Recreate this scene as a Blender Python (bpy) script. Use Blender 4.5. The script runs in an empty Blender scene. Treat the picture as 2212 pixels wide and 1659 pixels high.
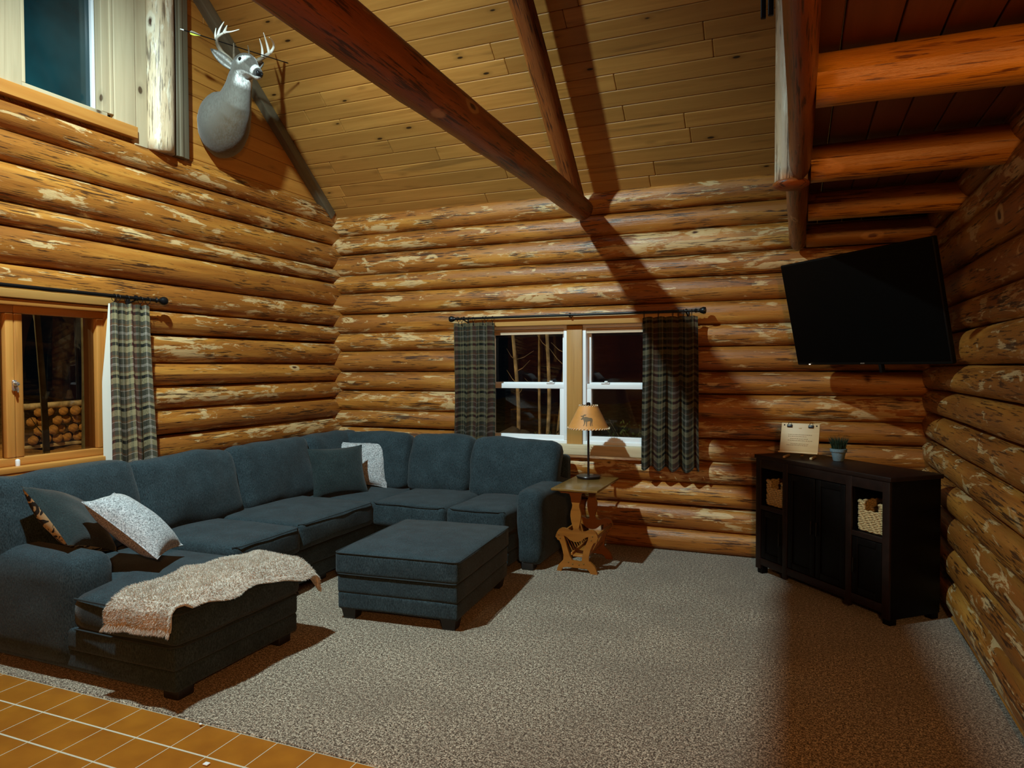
import bpy, bmesh, math, random
import numpy as np
from mathutils import Vector, Matrix, noise as mnoise
from mathutils.geometry import tessellate_polygon

# ------------------------------------------------------------------ camera, world, lights, exposure
random.seed(4)
S = bpy.context.scene
COL = S.collection
rad = math.radians
CAM_H = 1.45
YAW, PITCH, ROLL = rad(22.28), rad(1.406), rad(0.1987)
cam_d = bpy.data.cameras.new('camera')
cam_d.sensor_width = 36.0
cam_d.lens = 1509.0 / 2212.0 * 36.0
cam_d.clip_start = 0.02
cam = bpy.data.objects.new('camera', cam_d)
COL.objects.link(cam)
_d = Vector((-math.sin(YAW) * math.cos(PITCH), math.cos(YAW) * math.cos(PITCH), -math.sin(PITCH)))
_r = Vector((math.cos(YAW), math.sin(YAW), 0))
_dn = _d.cross(_r)
_R = math.cos(ROLL) * _r + math.sin(ROLL) * _dn
_D = -math.sin(ROLL) * _r + math.cos(ROLL) * _dn
cam.matrix_world = Matrix(((_R.x, -_D.x, -_d.x, 0), (_R.y, -_D.y, -_d.y, 0), (_R.z, -_D.z, -_d.z, CAM_H), (0, 0, 0, 1)))
S.camera = cam

S.view_settings.view_transform = 'Standard'
S.view_settings.look = 'None'
S.view_settings.gamma = 1.0
S.view_settings.use_curve_mapping = False
S.view_settings.exposure = 0.1

w = bpy.data.worlds.new('night')
S.world = w
w.use_nodes = True
w.node_tree.nodes['Background'].inputs[0].default_value = (0.01, 0.02, 0.03, 1)
w.node_tree.nodes['Background'].inputs[1].default_value = 0.05


def lamp(name, kind, loc, energy, color, size=0.05, aim=None, angle=None, blend=0.5):
    l = bpy.data.lights.new(name, kind)
    l.energy = energy
    l.color = color
    if kind in ('POINT', 'SPOT'):
        l.shadow_soft_size = size
    if kind == 'AREA':
        l.size = size
    if kind == 'SPOT':
        l.spot_size = rad(angle)
        l.spot_blend = blend
    o = bpy.data.objects.new(name, l)
    COL.objects.link(o)
    o.location = loc
    if aim is not None:
        o.rotation_euler = (Vector(aim) - Vector(loc)).to_track_quat('-Z', 'Y').to_euler()
    return o


# cool white lamp high under the ridge, aimed at the sitting corner
lamp('hanging_spot_light', 'SPOT', (-2.54, 1.75, 4.12), 800, (0.72, 0.97, 0.98), 0.05, aim=(-2.66, 2.75, 2.83), angle=128, blend=1.0)
# warm lamp in the kitchen under the loft, behind the camera
lamp('kitchen_lamp_light', 'POINT', (0.55, -0.7, 1.95), 165, (1.0, 0.46, 0.13), 0.12)
# porch lights outside
lamp('porch_light_back', 'POINT', (-1.9, 6.4, 2.3), 40, (1.0, 0.82, 0.5), 0.08)
lamp('porch_light_side', 'POINT', (-8.2, 4.4, 3.4), 330, (1.0, 0.66, 0.25), 0.08)

# ------------------------------------------------------------------ node helpers / materials


class NT:
    def __init__(self, name):
        self.m = bpy.data.materials.new(name)
        self.m.use_nodes = True
        self.t = self.m.node_tree
        self.b = self.t.nodes['Principled BSDF']

    def n(self, typ, ins=None, **props):
        nd = self.t.nodes.new(typ)
        for k, v in props.items():
            setattr(nd, k, v)
        for k, v in (ins or {}).items():
            if isinstance(v, bpy.types.NodeSocket):
                self.t.links.new(v, nd.inputs[k])
            else:
                nd.inputs[k].default_value = v
        return nd

    def math(self, op, a, b=0.0, c=None):
        ins = {0: a, 1: b}
        if c is not None:
            ins[2] = c
        return self.n('ShaderNodeMath', ins, operation=op).outputs[0]

    def mix(self, fac, a, b, blend='MIX'):
        nd = self.n('ShaderNodeMix', data_type='RGBA', blend_type=blend)
        for i, v in ((0, fac), (6, a), (7, b)):
            if isinstance(v, bpy.types.NodeSocket):
                self.t.links.new(v, nd.inputs[i])
            else:
                nd.inputs[i].default_value = v if i == 0 or len(v) == 4 else (*v, 1)
        return nd.outputs[2]

    def ramp(self, fac, stops, interp='LINEAR'):
        nd = self.n('ShaderNodeValToRGB', {0: fac})
        cr = nd.color_ramp
        cr.interpolation = interp
        while len(cr.elements) > len(stops):
            cr.elements.remove(cr.elements[-1])
        while len(cr.elements) < len(stops):
            cr.elements.new(0.5)
        for e, (p, c) in zip(cr.elements, stops):
            e.position = p
            e.color = (c, c, c, 1) if isinstance(c, (int, float)) else (*c, 1)
        return nd.outputs[0]

    def noise(self, vec, scale=1.0, detail=3.0, rough=0.55, dist=0.0):
        return self.n('ShaderNodeTexNoise', {'Vector': vec, 'Scale': scale, 'Detail': detail, 'Roughness': rough, 'Distortion': dist}).outputs[0]

    def uv(self):
        return self.n('ShaderNodeUVMap', uv_map='UVMap').outputs[0]

    def obj(self):
        return self.n('ShaderNodeTexCoord').outputs['Object']

    def scl(self, vec, s):
        return self.n('ShaderNodeMapping', {'Vector': vec, 'Scale': s}).outputs[0]

    def bump(self, h, strength=0.3, dist=0.01):
        o = self.n('ShaderNodeBump', {'Height': h, 'Strength': strength, 'Distance': dist}).outputs[0]
        self.t.links.new(o, self.b.inputs['Normal'])

    def set(self, **k):
        for a, v in k.items():
            i = self.b.inputs[a.replace('_', ' ')]
            if isinstance(v, bpy.types.NodeSocket):
                self.t.links.new(v, i)
            else:
                i.default_value = (*v, 1) if isinstance(v, tuple) and len(v) == 3 else v
        return self.m


def mat_log(name, lo, mid, hi, pale, pale_at=0.56, dark=(0.035, 0.012, 0.005), dark_amt=0.9, rough=0.42):
    m = NT(name)
    uv = m.uv()
    a = m.noise(m.scl(uv, (0.9, 9.0, 1)), 1.0, 5.0, 0.6, 0.3)
    base = m.ramp(a, [(0.32, lo), (0.5, mid), (0.68, hi)])
    rd = m.noise(m.scl(uv, (0.6, 4.0, 1)), 1.0, 2.0)
    base = m.mix(m.ramp(rd, [(0.42, 0.75), (0.60, 0.0)]), base, tuple(0.60 * x for x in (mid[0], mid[1] * 0.86, mid[2])))
    # peeled pale patches
    p = m.noise(m.scl(uv, (3.4, 15.0, 1)), 1.0, 5.0, 0.68, 0.6)
    per = m.noise(m.scl(uv, (0.5, 0.23, 1)), 1.0, 1.0)
    p2 = m.math('ADD', p, m.math('MULTIPLY', m.math('SUBTRACT', per, 0.5), 0.35))
    pm = m.ramp(p2, [(pale_at, 0.0), (pale_at + 0.05, 1.0)])
    c = m.mix(m.math('MULTIPLY', pm, 0.8), base, pale)
    # dark cracks and grain streaks
    s = m.noise(m.scl(uv, (5.5, 85.0, 1)), 1.0, 4.0, 0.65, 0.3)
    s2 = m.noise(m.scl(uv, (1.9, 11.0, 1)), 1.0, 2.0)
    st = m.math('SUBTRACT', s, m.math('MULTIPLY', m.math('SUBTRACT', s2, 0.5), 0.50))
    sm = m.ramp(st, [(0.37, 1.0), (0.45, 0.0)])
    c = m.mix(m.math('MULTIPLY', sm, dark_amt), c, dark)
    # knots
    v = m.n('ShaderNodeTexVoronoi', {'Vector': m.scl(uv, (1.5, 3.1, 1)), 'Scale': 1.0, 'Randomness': 1.0}, feature='F1').outputs['Distance']
    wob = m.noise(m.scl(uv, (12.0, 20.0, 1)), 1.0, 2.0)
    vd = m.math('ADD', v, m.math('MULTIPLY', m.math('SUBTRACT', wob, 0.5), 0.10))
    ring = m.ramp(vd, [(0.09, 1.0), (0.115, 0.0)])
    core = m.ramp(vd, [(0.03, 1.0), (0.055, 0.0)])
    c = m.mix(m.math('MULTIPLY', ring, 0.75), c, pale)
    c = m.mix(core, c, (dark[0] * 1.6, dark[1] * 1.6, dark[2] * 1.6))
    m.bump(m.math('ADD', m.math('MULTIPLY', a, 0.7), m.math('MULTIPLY', s, 0.5)), 0.5, 0.012)
    return m.set(Base_Color=c, Roughness=rough, Specular_IOR_Level=0.45)


def mat_board(name, lo, hi, dark, knot_scale=(1.9, 6.0), rough=0.45, knots=True, streak=0.5):
    """planed pine board; uv: u along the board in metres, v across with a per board offset"""
    m = NT(name)
    uv = m.uv()
    per = m.noise(m.scl(uv, (0.05, 0.31, 1)), 1.0, 1.0)
    g = m.noise(m.scl(uv, (1.1, 22.0, 1)), 1.0, 4.0, 0.6, 0.8)
    base = m.ramp(g, [(0.25, lo), (0.75, hi)])
    base = m.mix(m.ramp(per, [(0.35, 0.55), (0.62, 0.0)]), base, tuple(x * 0.62 for x in lo))
    s = m.noise(m.scl(uv, (0.7, 9.0, 1)), 1.0, 3.0, 0.6, 1.2)
    c = m.mix(m.math('MULTIPLY', m.ramp(s, [(0.60, 0.0), (0.70, 1.0)]), streak), base, dark)
    if knots:
        v = m.n('ShaderNodeTexVoronoi', {'Vector': m.scl(uv, (knot_scale[0], knot_scale[1], 1)), 'Scale': 1.0}, feature='F1').outputs['Distance']
        halo = m.ramp(v, [(0.07, 0.5), (0.20, 0.0)])
        core = m.ramp(v, [(0.062, 1.0), (0.088, 0.0)])
        c = m.mix(halo, c, tuple(x * 0.5 for x in lo))
        c = m.mix(core, c, tuple(x * 0.35 for x in dark))
    m.bump(g, 0.15, 0.004)
    return m.set(Base_Color=c, Roughness=rough, Specular_IOR_Level=0.4)


def mat_plain(name, col, rough=0.5, metal=0.0, spec=0.5, var=0.0, scale=30.0, bump=0.0):
    m = NT(name)
    if var > 0 or bump > 0:
        n = m.noise(m.obj(), scale, 3.0)
        c = m.ramp(n, [(0.3, tuple(x * (1 - var) for x in col)), (0.7, tuple(min(1, x * (1 + var)) for x in col))])
        if bump > 0:
            m.bump(n, bump, 0.004)
        m.set(Base_Color=c)
    else:
        m.set(Base_Color=col)
    return m.set(Roughness=rough, Metallic=metal, Specular_IOR_Level=spec)


def mat_fabric(name, lo, hi, scale=420.0, rough=0.95, bump=0.35, stretch=(1, 1, 0.35), sheen=0.08, blot=0.35):
    m = NT(name)
    o = m.obj()
    n = m.noise(m.scl(o, stretch), scale, 2.0, 0.7)
    b = m.noise(o, 9.0, 3.0)
    c = m.ramp(n, [(0.32, lo), (0.68, hi)])
    c = m.mix(m.math('MULTIPLY', m.ramp(b, [(0.35, 1.0), (0.65, 0.0)]), blot), c, tuple(x * 0.6 for x in lo))
    m.bump(n, bump, 0.003)
    return m.set(Base_Color=c, Roughness=rough, Sheen_Weight=sheen, Sheen_Roughness=0.5, Specular_IOR_Level=0.2)


def mat_plaid(name, bright=1.0):
    """plaid cloth; uv in metres (u across, v down)"""
    m = NT(name)
    uv = m.n('ShaderNodeSeparateXYZ', {0: m.uv()})
    dk, ol, tan, wh, mr, br = (0.012, 0.013, 0.011), (0.075, 0.072, 0.05), (0.36, 0.31, 0.17), (0.52, 0.47, 0.40), (0.16, 0.045, 0.035), (0.17, 0.10, 0.05)
    f = lambda c: tuple(x * bright for x in c)
    pv = m.math('FRACT', m.math('MULTIPLY', uv.outputs[1], 1 / 0.205))
    cv = m.ramp(pv, [(0.0, f(tan)), (0.10, f(dk)), (0.20, f(tan)), (0.29, f(br)), (0.33, f(ol)), (0.47, f(wh)), (0.483, f(ol)), (0.50, f(wh)), (0.513, f(ol)), (0.53, f(wh)), (0.545, f(ol)), (0.72, f(wh)), (0.735, f(br)), (0.80, f(ol)), (0.92, f(tan))], 'CONSTANT')
    pu = m.math('FRACT', m.math('MULTIPLY', uv.outputs[0], 1 / 0.23))
    cu = m.ramp(pu, [(0.0, f(tan)), (0.08, f(mr)), (0.30, f(ol)), (0.40, f(tan)), (0.43, f(ol)), (0.50, f(tan)), (0.55, f(dk)), (0.66, f(ol)), (0.72, f(wh)), (0.735, f(ol)), (0.75, f(wh)), (0.765, f(ol)), (0.85, f(br)), (0.93, f(ol))], 'CONSTANT')
    weave = m.noise(m.scl(m.uv(), (260, 60, 1)), 1.0, 1.0)
    c = m.mix(m.ramp(weave, [(0.35, 0.25), (0.65, 0.6)]), cv, cu)
    m.bump(weave, 0.2, 0.002)
    return m.set(Base_Color=c, Roughness=0.95, Specular_IOR_Level=0.15)


def mat_glass(name, tint=(1, 1, 1), gloss=(1, 1, 1), ior=1.5):
    m = NT(name)
    t = m.n('ShaderNodeBsdfTransparent', {0: (*tint, 1)})
    g = m.n('ShaderNodeBsdfGlossy', {0: (*gloss, 1), 'Roughness': 0.02})
    fr = m.n('ShaderNodeFresnel', {'IOR': ior})
    mx = m.n('ShaderNodeMixShader', {0: fr.outputs[0], 1: t.outputs[0], 2: g.outputs[0]})
    m.t.links.new(mx.outputs[0], m.t.nodes['Material Output'].inputs[0])
    return m.m


def mat_emit(name, col, s):
    m = NT(name)
    return m.set(Base_Color=(0, 0, 0), Emission_Color=col, Emission_Strength=s)


def mat_carpet():
    m = NT('carpet')
    o = m.obj()
    n = m.noise(o, 150.0, 1.0, 0.6)
    n2 = m.noise(o, 60.0, 2.0, 0.6)
    h = m.math('ADD', m.math('MULTIPLY', n, 0.65), m.math('MULTIPLY', n2, 0.35))
    c = m.ramp(h, [(0.38, (0.030, 0.020, 0.015)), (0.47, (0.135, 0.10, 0.073)), (0.55, (0.38, 0.305, 0.225)), (0.64, (0.66, 0.56, 0.43))])
    b = m.noise(o, 2.2, 4.0, 0.6)
    c = m.mix(m.ramp(b, [(0.38, 0.35), (0.6, 0.0)]), c, (0.13, 0.10, 0.075))
    m.bump(h, 0.6, 0.010)
    return m.set(Base_Color=c, Roughness=1.0, Specular_IOR_Level=0.05, Sheen_Weight=0.15)


def mat_tile():
    m = NT('tile')
    p = m.n('ShaderNodeSeparateXYZ', {0: m.obj()})
    fx = m.math('FRACT', m.math('MULTIPLY', m.math('ADD', p.outputs[0], 20 * 0.1815 + 2.222), 1 / 0.1815))
    fy = m.math('FRACT', m.math('MULTIPLY', m.math('ADD', p.outputs[1], 30 * 0.181 - 1.949), 1 / 0.181))
    dx = m.math('ABSOLUTE', m.math('SUBTRACT', fx, 0.5))
    dy = m.math('ABSOLUTE', m.math('SUBTRACT', fy, 0.5))
    gx = m.ramp(dx, [(0.488, 0.0), (0.493, 1.0)])
    gy = m.ramp(dy, [(0.474, 0.0), (0.482, 1.0)])
    g = m.math('MAXIMUM', gx, gy)
    n = m.noise(m.obj(), 7.0, 4.0)
    c = m.ramp(n, [(0.3, (0.31, 0.095, 0.007)), (0.7, (0.41, 0.140, 0.010))])
    c = m.mix(g, c, (0.62, 0.55, 0.42))
    m.bump(m.math('SUBTRACT', 1.0, g), 0.4, 0.006)
    return m.set(Base_Color=c, Roughness=m.mix(g, (0.42, 0.42, 0.42), (0.9, 0.9, 0.9)), Specular_IOR_Level=0.4)


M = {
    'log': mat_log('finished log', (0.20, 0.066, 0.010), (0.41, 0.155, 0.022), (0.54, 0.255, 0.046), (0.62, 0.44, 0.21)),
    'log_shaded': mat_log('shaded reddish log', (0.12, 0.032, 0.007), (0.27, 0.080, 0.015), (0.38, 0.13, 0.028), (0.46, 0.25, 0.11), pale_at=0.68),  # log wood with fewer pale patches; shade put into its redder, darker colour
    'log_pale': mat_log('stripped pale log', (0.42, 0.30, 0.17), (0.60, 0.47, 0.30), (0.70, 0.58, 0.40), (0.75, 0.68, 0.52), dark_amt=0.7),
    'log_orange': mat_log('orange joist log', (0.28, 0.105, 0.010), (0.50, 0.225, 0.018), (0.58, 0.30, 0.032), (0.62, 0.30, 0.08), pale_at=0.72, dark=(0.10, 0.025, 0.005)),
    'plank': mat_board('pine ceiling board', (0.37, 0.162, 0.032), (0.55, 0.268, 0.062), (0.10, 0.042, 0.010), knot_scale=(3.0, 8.5)),
    'gable': mat_board('orange pine board', (0.40, 0.16, 0.026), (0.52, 0.23, 0.045), (0.16, 0.05, 0.010), knot_scale=(2.6, 7.5)),
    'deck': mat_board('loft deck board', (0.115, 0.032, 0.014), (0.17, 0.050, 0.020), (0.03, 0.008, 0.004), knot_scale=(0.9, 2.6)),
    'trim': mat_board('golden pine trim', (0.44, 0.22, 0.055), (0.58, 0.32, 0.095), (0.22, 0.09, 0.02), knot_scale=(2.2, 3.0), streak=0.3),
    'trim_pale': mat_board('pale knotty trim', (0.50, 0.40, 0.25), (0.66, 0.55, 0.36), (0.24, 0.15, 0.08), knot_scale=(3.0, 4.5), streak=0.3),
    'sash': mat_board('honey wood sash', (0.42, 0.16, 0.028), (0.58, 0.27, 0.06), (0.25, 0.08, 0.012), knots=False, streak=0.4),
    'rake': mat_board('weathered grey brown trim', (0.11, 0.088, 0.055), (0.19, 0.155, 0.10), (0.05, 0.04, 0.025), knots=False),
    'carpet': mat_carpet(),
    'tile': mat_tile(),
    'sofa': mat_fabric('slate chenille', (0.0070, 0.0140, 0.0180), (0.040, 0.064, 0.076), scale=230.0),
    'sofa_dark': mat_plain('dark piping', (0.012, 0.020, 0.024), 0.9),
    'foot': mat_plain('dark wood foot', (0.010, 0.008, 0.007), 0.5),
    'tweed': mat_fabric('grey tweed', (0.10, 0.105, 0.11), (0.58, 0.60, 0.62), scale=160.0, stretch=(1, 1, 0.6), sheen=0.1, blot=0.0),
    'fur': mat_fabric('beige fur', (0.38, 0.335, 0.28), (0.68, 0.62, 0.53), scale=120.0, stretch=(1, 1, 1), sheen=0.3, blot=0.2),
    'plaid': None,
    'plaid_shaded': None,
    'lining': mat_plain('white curtain lining', (0.62, 0.62, 0.56), 0.95),
    'iron': mat_plain('black iron', (0.012, 0.012, 0.013), 0.35, 0.6),
    'white': mat_plain('white vinyl', (0.80, 0.84, 0.88), 0.35),
    'blind': mat_plain('cream blind headrail', (0.62, 0.48, 0.33), 0.5),
    'chrome': mat_plain('metal lock', (0.65, 0.65, 0.65), 0.25, 0.9),
    'glass': mat_glass('window glass'),
    'glass_reflection': mat_plain('painted teal reflection', (0.006, 0.034, 0.042), 0.12, spec=0.6, var=0.35, scale=2.5),  # opaque teal painted in place of the ceiling's reflection in the pane
    'oak': mat_board('varnished oak', (0.25, 0.085, 0.012), (0.36, 0.135, 0.022), (0.15, 0.045, 0.008), knots=False, rough=0.28),
    'oak_top': mat_board('oak table top', (0.17, 0.085, 0.018), (0.23, 0.12, 0.028), (0.12, 0.05, 0.01), knots=False, rough=0.25, streak=0.2),
    'parch': mat_plain('parchment shade', (0.56, 0.24, 0.055), 0.6, var=0.18, scale=9.0),
    'lace': mat_plain('pale lacing', (0.70, 0.60, 0.42), 0.8),
    'moose': mat_plain('moose print', (0.14, 0.085, 0.035), 0.7),
    'bronze': mat_plain('dark bronze', (0.035, 0.028, 0.028), 0.3, 0.7),
    'espresso': mat_plain('espresso cabinet', (0.0022, 0.0016, 0.0015), 0.5, spec=0.12, var=0.3, scale=20.0),
    'espresso_top': mat_plain('espresso top', (0.012, 0.005, 0.0035), 0.45, spec=0.25, var=0.3, scale=20.0),
    'tv': mat_plain('black plastic', (0.003, 0.003, 0.003), 0.6, spec=0.15),
    'screen': mat_plain('tv screen', (0.001, 0.001, 0.001), 0.5, spec=0.08),
    'led': mat_emit('standby led', (1.0, 0.75, 0.5, 1), 3.0),
    'rattan': mat_plain('woven seagrass', (0.42, 0.30, 0.14), 0.8, var=0.4, scale=120.0),
    'board': mat_board('light pine easel', (0.55, 0.38, 0.18), (0.66, 0.48, 0.25), (0.4, 0.24, 0.1), knots=False, streak=0.3),
    'ink': mat_plain('faded ink', (0.20, 0.135, 0.06), 0.8),
    'pot': mat_plain('grey clay pot', (0.13, 0.20, 0.24), 0.8, var=0.2, scale=160.0, bump=0.3),
    'grass': mat_plain('dark green grass', (0.012, 0.035, 0.015), 0.8),
    'nock': mat_plain('white nock', (0.85, 0.85, 0.85), 0.4),
    'fletch': mat_plain('yellow fletching', (0.75, 0.80, 0.10), 0.6),
    'bark': mat_plain('pale bark', (0.50, 0.44, 0.30), 0.9, var=0.55, scale=9.0),
    'bark_dark': mat_plain('dark bark', (0.10, 0.10, 0.07), 0.95, var=0.5, scale=5.0, bump=0.6),
    'earth': mat_plain('lit earth', (0.30, 0.16, 0.045), 1.0, var=0.7, scale=5.0, bump=0.8),
    'earth_back': mat_plain('leaf litter', (0.06, 0.055, 0.03), 1.0, var=0.8, scale=7.0, bump=0.8),
    'rock': mat_plain('grey boulder', (0.10, 0.10, 0.09), 0.95, var=0.4, scale=9.0, bump=0.6),
    'leaf': mat_plain('shrub leaf', (0.05, 0.09, 0.025), 0.8, var=0.6, scale=4.0),
    'endgrain': mat_plain('split log ends', (0.40, 0.22, 0.07), 0.9, var=0.5, scale=25.0),
    'scrap': mat_plain('white scrap', (0.8, 0.8, 0.78), 0.8),
}

M['plaid'] = mat_plaid('olive plaid', 0.8)
M['plaid_shaded'] = mat_plaid('shaded olive plaid', 0.30)  # darkened copy of the same plaid, curtain shade put into its colour

# ------------------------------------------------------------------ mesh builder


def tag(o, label=None, cat=None, group=None, kind=None):
    for k, v in (('label', label), ('category', cat), ('group', group), ('kind', kind)):
        if v:
            o[k] = v
    return o


def thing(name, label, cat, loc=(0, 0, 0), rot=(0, 0, 0), group=None, kind=None):
    o = bpy.data.objects.new(name, None)
    COL.objects.link(o)
    o.location = loc
    o.rotation_euler = rot
    return tag(o, label, cat, group, kind)


def ang_frame(t):
    t = t.normalized()
    up = Vector((0, 0, 1)) if abs(t.z) < 0.95 else Vector((0, 1, 0))
    a = t.cross(up).normalized()
    return a, a.cross(t).normalized()


class B:
    def __init__(self):
        self.v, self.f, self.uv, self.c = [], [], [], []

    def add(self, vs, fs, uvs=None, col=None):
        o = len(self.v)
        self.v += [tuple(p) for p in vs]
        self.f += [tuple(i + o for i in q) for q in fs]
        self.uv += list(uvs) if uvs else [(p[0] + p[1] * 0.3, p[2] + p[1] * 0.7) for p in vs]
        if col is None:
            col = [(0.5, 0.5, 0.5)] * len(vs)
        elif isinstance(col, tuple):
            col = [col] * len(vs)
        self.c += col
        return self

    # rounded box; dense=extra interior points, bulge=(bx,by,bz) relative crown on each axis
    def box(self, c, s, r=0.004, rot=None, mid=0, bulge=(0, 0, 0), wob=0.0, uvax=0, uvoff=None, seed=0, shape=None):
        h = [x / 2 for x in s]
        r = min(r, min(h) * 0.98)
        ax = []
        for k in range(3):
            e = [-h[k], -h[k] + r * 0.3, -h[k] + r]
            m = [-h[k] + r + (2 * h[k] - 2 * r) * (i + 1) / (mid + 1) for i in range(mid)]
            e2 = [h[k] - r, h[k] - r * 0.3, h[k]]
            ax.append(e + m + e2)
        n = [len(a) for a in ax]
        idx, vs, fs = {}, [], []

        def vid(i, j, k):
            key = (i, j, k)
            if key not in idx:
                idx[key] = len(vs)
                vs.append(Vector((ax[0][i], ax[1][j], ax[2][k])))
            return idx[key]
        for d in range(3):
            a, b = (d + 1) % 3, (d + 2) % 3
            for side in (0, n[d] - 1):
                for i in range(n[a] - 1):
                    for j in range(n[b] - 1):
                        q = []
                        for (x, y) in ((i, j), (i + 1, j), (i + 1, j + 1), (i, j + 1)):
                            t = [0, 0, 0]
                            t[d], t[a], t[b] = side, x, y
                            q.append(vid(*t))
                        fs.append(q if side else q[::-1])
        out, uvs = [], []
        if uvoff is None:
            uvoff = (random.uniform(0, 30), random.uniform(0, 30))
        for p in vs:
            inner = Vector([max(-h[k] + r, min(h[k] - r, p[k])) for k in range(3)])
            d = p - inner
            if d.length > 1e-9:
                p = inner + d.normalized() * r
            u = [p[k] / h[k] for k in range(3)]
            q = Vector(p)
            for k in range(3):
                if bulge[k]:
                    a, b = (k + 1) % 3, (k + 2) % 3
                    q[k] += math.copysign(1, p[k]) * bulge[k] * (1 - min(1, u[a] ** 2)) * (1 - min(1, u[b] ** 2)) * abs(u[k])
            if shape:
                q = shape(q, u)
            if wob:
                nn = mnoise.noise_vector((Vector(q) + Vector((seed * 3.1, seed * 1.7, seed))) * 5.0)
                q = q + nn * wob
            # board uv : u along the long axis
            o1, o2 = [k for k in range(3) if k != uvax]
            uvs.append((q[uvax] + uvoff[0], q[o1] + q[o2] + uvoff[1]))
            if rot is not None:
                q = rot @ q
            out.append(q + Vector(c))
        return self.add(out, fs, uvs)

    def tube(self, pts, rads, seg=12, cap=True, closed=False, squash=1.0, uvo=0.0):
        pts = [Vector(p) for p in pts]
        n = len(pts)
        if not hasattr(rads, '__len__'):
            rads = [rads] * n
        vs, fs, uvs = [], [], []
        L = 0
        a_prev = None
        for i, p in enumerate(pts):
            if closed:
                t = pts[(i + 1) % n] - pts[i - 1]
            else:
                t = pts[min(i + 1, n - 1)] - pts[max(i - 1, 0)]
            if a_prev is None:
                a, b = ang_frame(t)
            else:
                t.normalize()
                a = (a_prev - t * a_prev.dot(t)).normalized()
                b = a.cross(t).normalized()
            a_prev = a
            if i:
                L += (pts[i] - pts[i - 1]).length
            for k in range(seg):
                th = 2 * math.pi * k / seg
                vs.append(p + a * math.cos(th) * rads[i] + b * math.sin(th) * rads[i] * squash)
                uvs.append((L + uvo, k / seg * 2 * math.pi * rads[i] + uvo))
        for i in range(n if closed else n - 1):
            for k in range(seg):
                i2, k2 = (i + 1) % n, (k + 1) % seg
                fs.append((i * seg + k, i2 * seg + k, i2 * seg + k2, i * seg + k2))
        if cap and not closed:
            fs.append(tuple(range(seg))[::1])
            fs.append(tuple((n - 1) * seg + k for k in range(seg))[::-1])
        return self.add(vs, fs, uvs)

    def lathe(self, prof, c=(0, 0, 0), seg=24, rot=None):
        vs, fs = [], []
        for (r, z) in prof:
            for k in range(seg):
                th = 2 * math.pi * k / seg
                p = Vector((r * math.cos(th), r * math.sin(th), z))
                if rot is not None:
                    p = rot @ p
                vs.append(p + Vector(c))
        for i in range(len(prof) - 1):
            for k in range(seg):
                k2 = (k + 1) % seg
                fs.append((i * seg + k, i * seg + k2, (i + 1) * seg + k2, (i + 1) * seg + k))
        if prof[0][0] > 1e-5:
            fs.append(tuple(range(seg))[::-1])
        if prof[-1][0] > 1e-5:
            fs.append(tuple((len(prof) - 1) * seg + k for k in range(seg)))
        return self.add(vs, fs)

    # extruded outline: poly in (a, b) plane -> P(a, b, t)
    def prism(self, poly, f, t0, t1, bev=0.0):
        n = len(poly)
        vs, fs = [], []
        cx = sum(p[0] for p in poly) / n
        cy = sum(p[1] for p in poly) / n
        layers = [(t0, 0), (t1, 0)]
        for t, k in layers:
            for (x, y) in poly:
                vs.append(Vector(f(x, y, t)))
        for i in range(n):
            j = (i + 1) % n
            fs.append((i, j, n + j, n + i))
        fs.append(tuple(range(n))[::-1])
        fs.append(tuple(range(n, 2 * n)))
        return self.add(vs, fs)

    # extruded outline with an optional hole, triangulated
    def plate(self, outer, hole, f, t0, t1):
        loops = [outer] + ([hole] if hole else [])
        tris = tessellate_polygon([[Vector((x, y, 0)) for x, y in l] for l in loops])
        flat = [p for l in loops for p in l]
        n = len(flat)
        vs = [Vector(f(x, y, t)) for t in (t0, t1) for (x, y) in flat]
        fs = [tuple(t) for t in tris] + [tuple(n + i for i in t[::-1]) for t in tris]
        k = 0
        for l in loops:
            m = len(l)
            fs += [(k + i, k + (i + 1) % m, n + k + (i + 1) % m, n + k + i) for i in range(m)]
            k += m
        return self.add(vs, fs)

    def grid(self, P, uvs, nu, nv):
        fs = []
        for i in range(nu - 1):
            for j in range(nv - 1):
                a = i * nv + j
                fs.append((a, a + nv, a + nv + 1, a + 1))
        return self.add(P, fs, uvs)

    # a hand peeled log: p0->p1, half height rv, half depth rd, gently wavy with knots
    def log(self, p0, p1, rv, rd, seed, seg=22, step=0.07, taper=0.0, wav=0.012, up=None, arc=(0, 2 * math.pi), cap=True, power=2.0, bumps=0.0):
        p0, p1 = Vector(p0), Vector(p1)
        ax = (p1 - p0)
        L = ax.length
        t = ax.normalized()
        if up is None:
            up = Vector((0, 0, 1)) if abs(t.z) < 0.9 else Vector((0, 1, 0))
        up = (up - t * up.dot(t)).normalized()
        sd = t.cross(up).normalized()
        n = max(3, int(L / step) + 1)
        full = abs(arc[1] - arc[0]) > 6.28
        vs, uvs, fs = [], [], []
        rnd = random.Random(seed)
        kn = [(rnd.uniform(0, L), rnd.uniform(0, 6.28), rnd.uniform(0.4, 1.0)) for _ in range(int(L * 2.2))] if bumps else []
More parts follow.
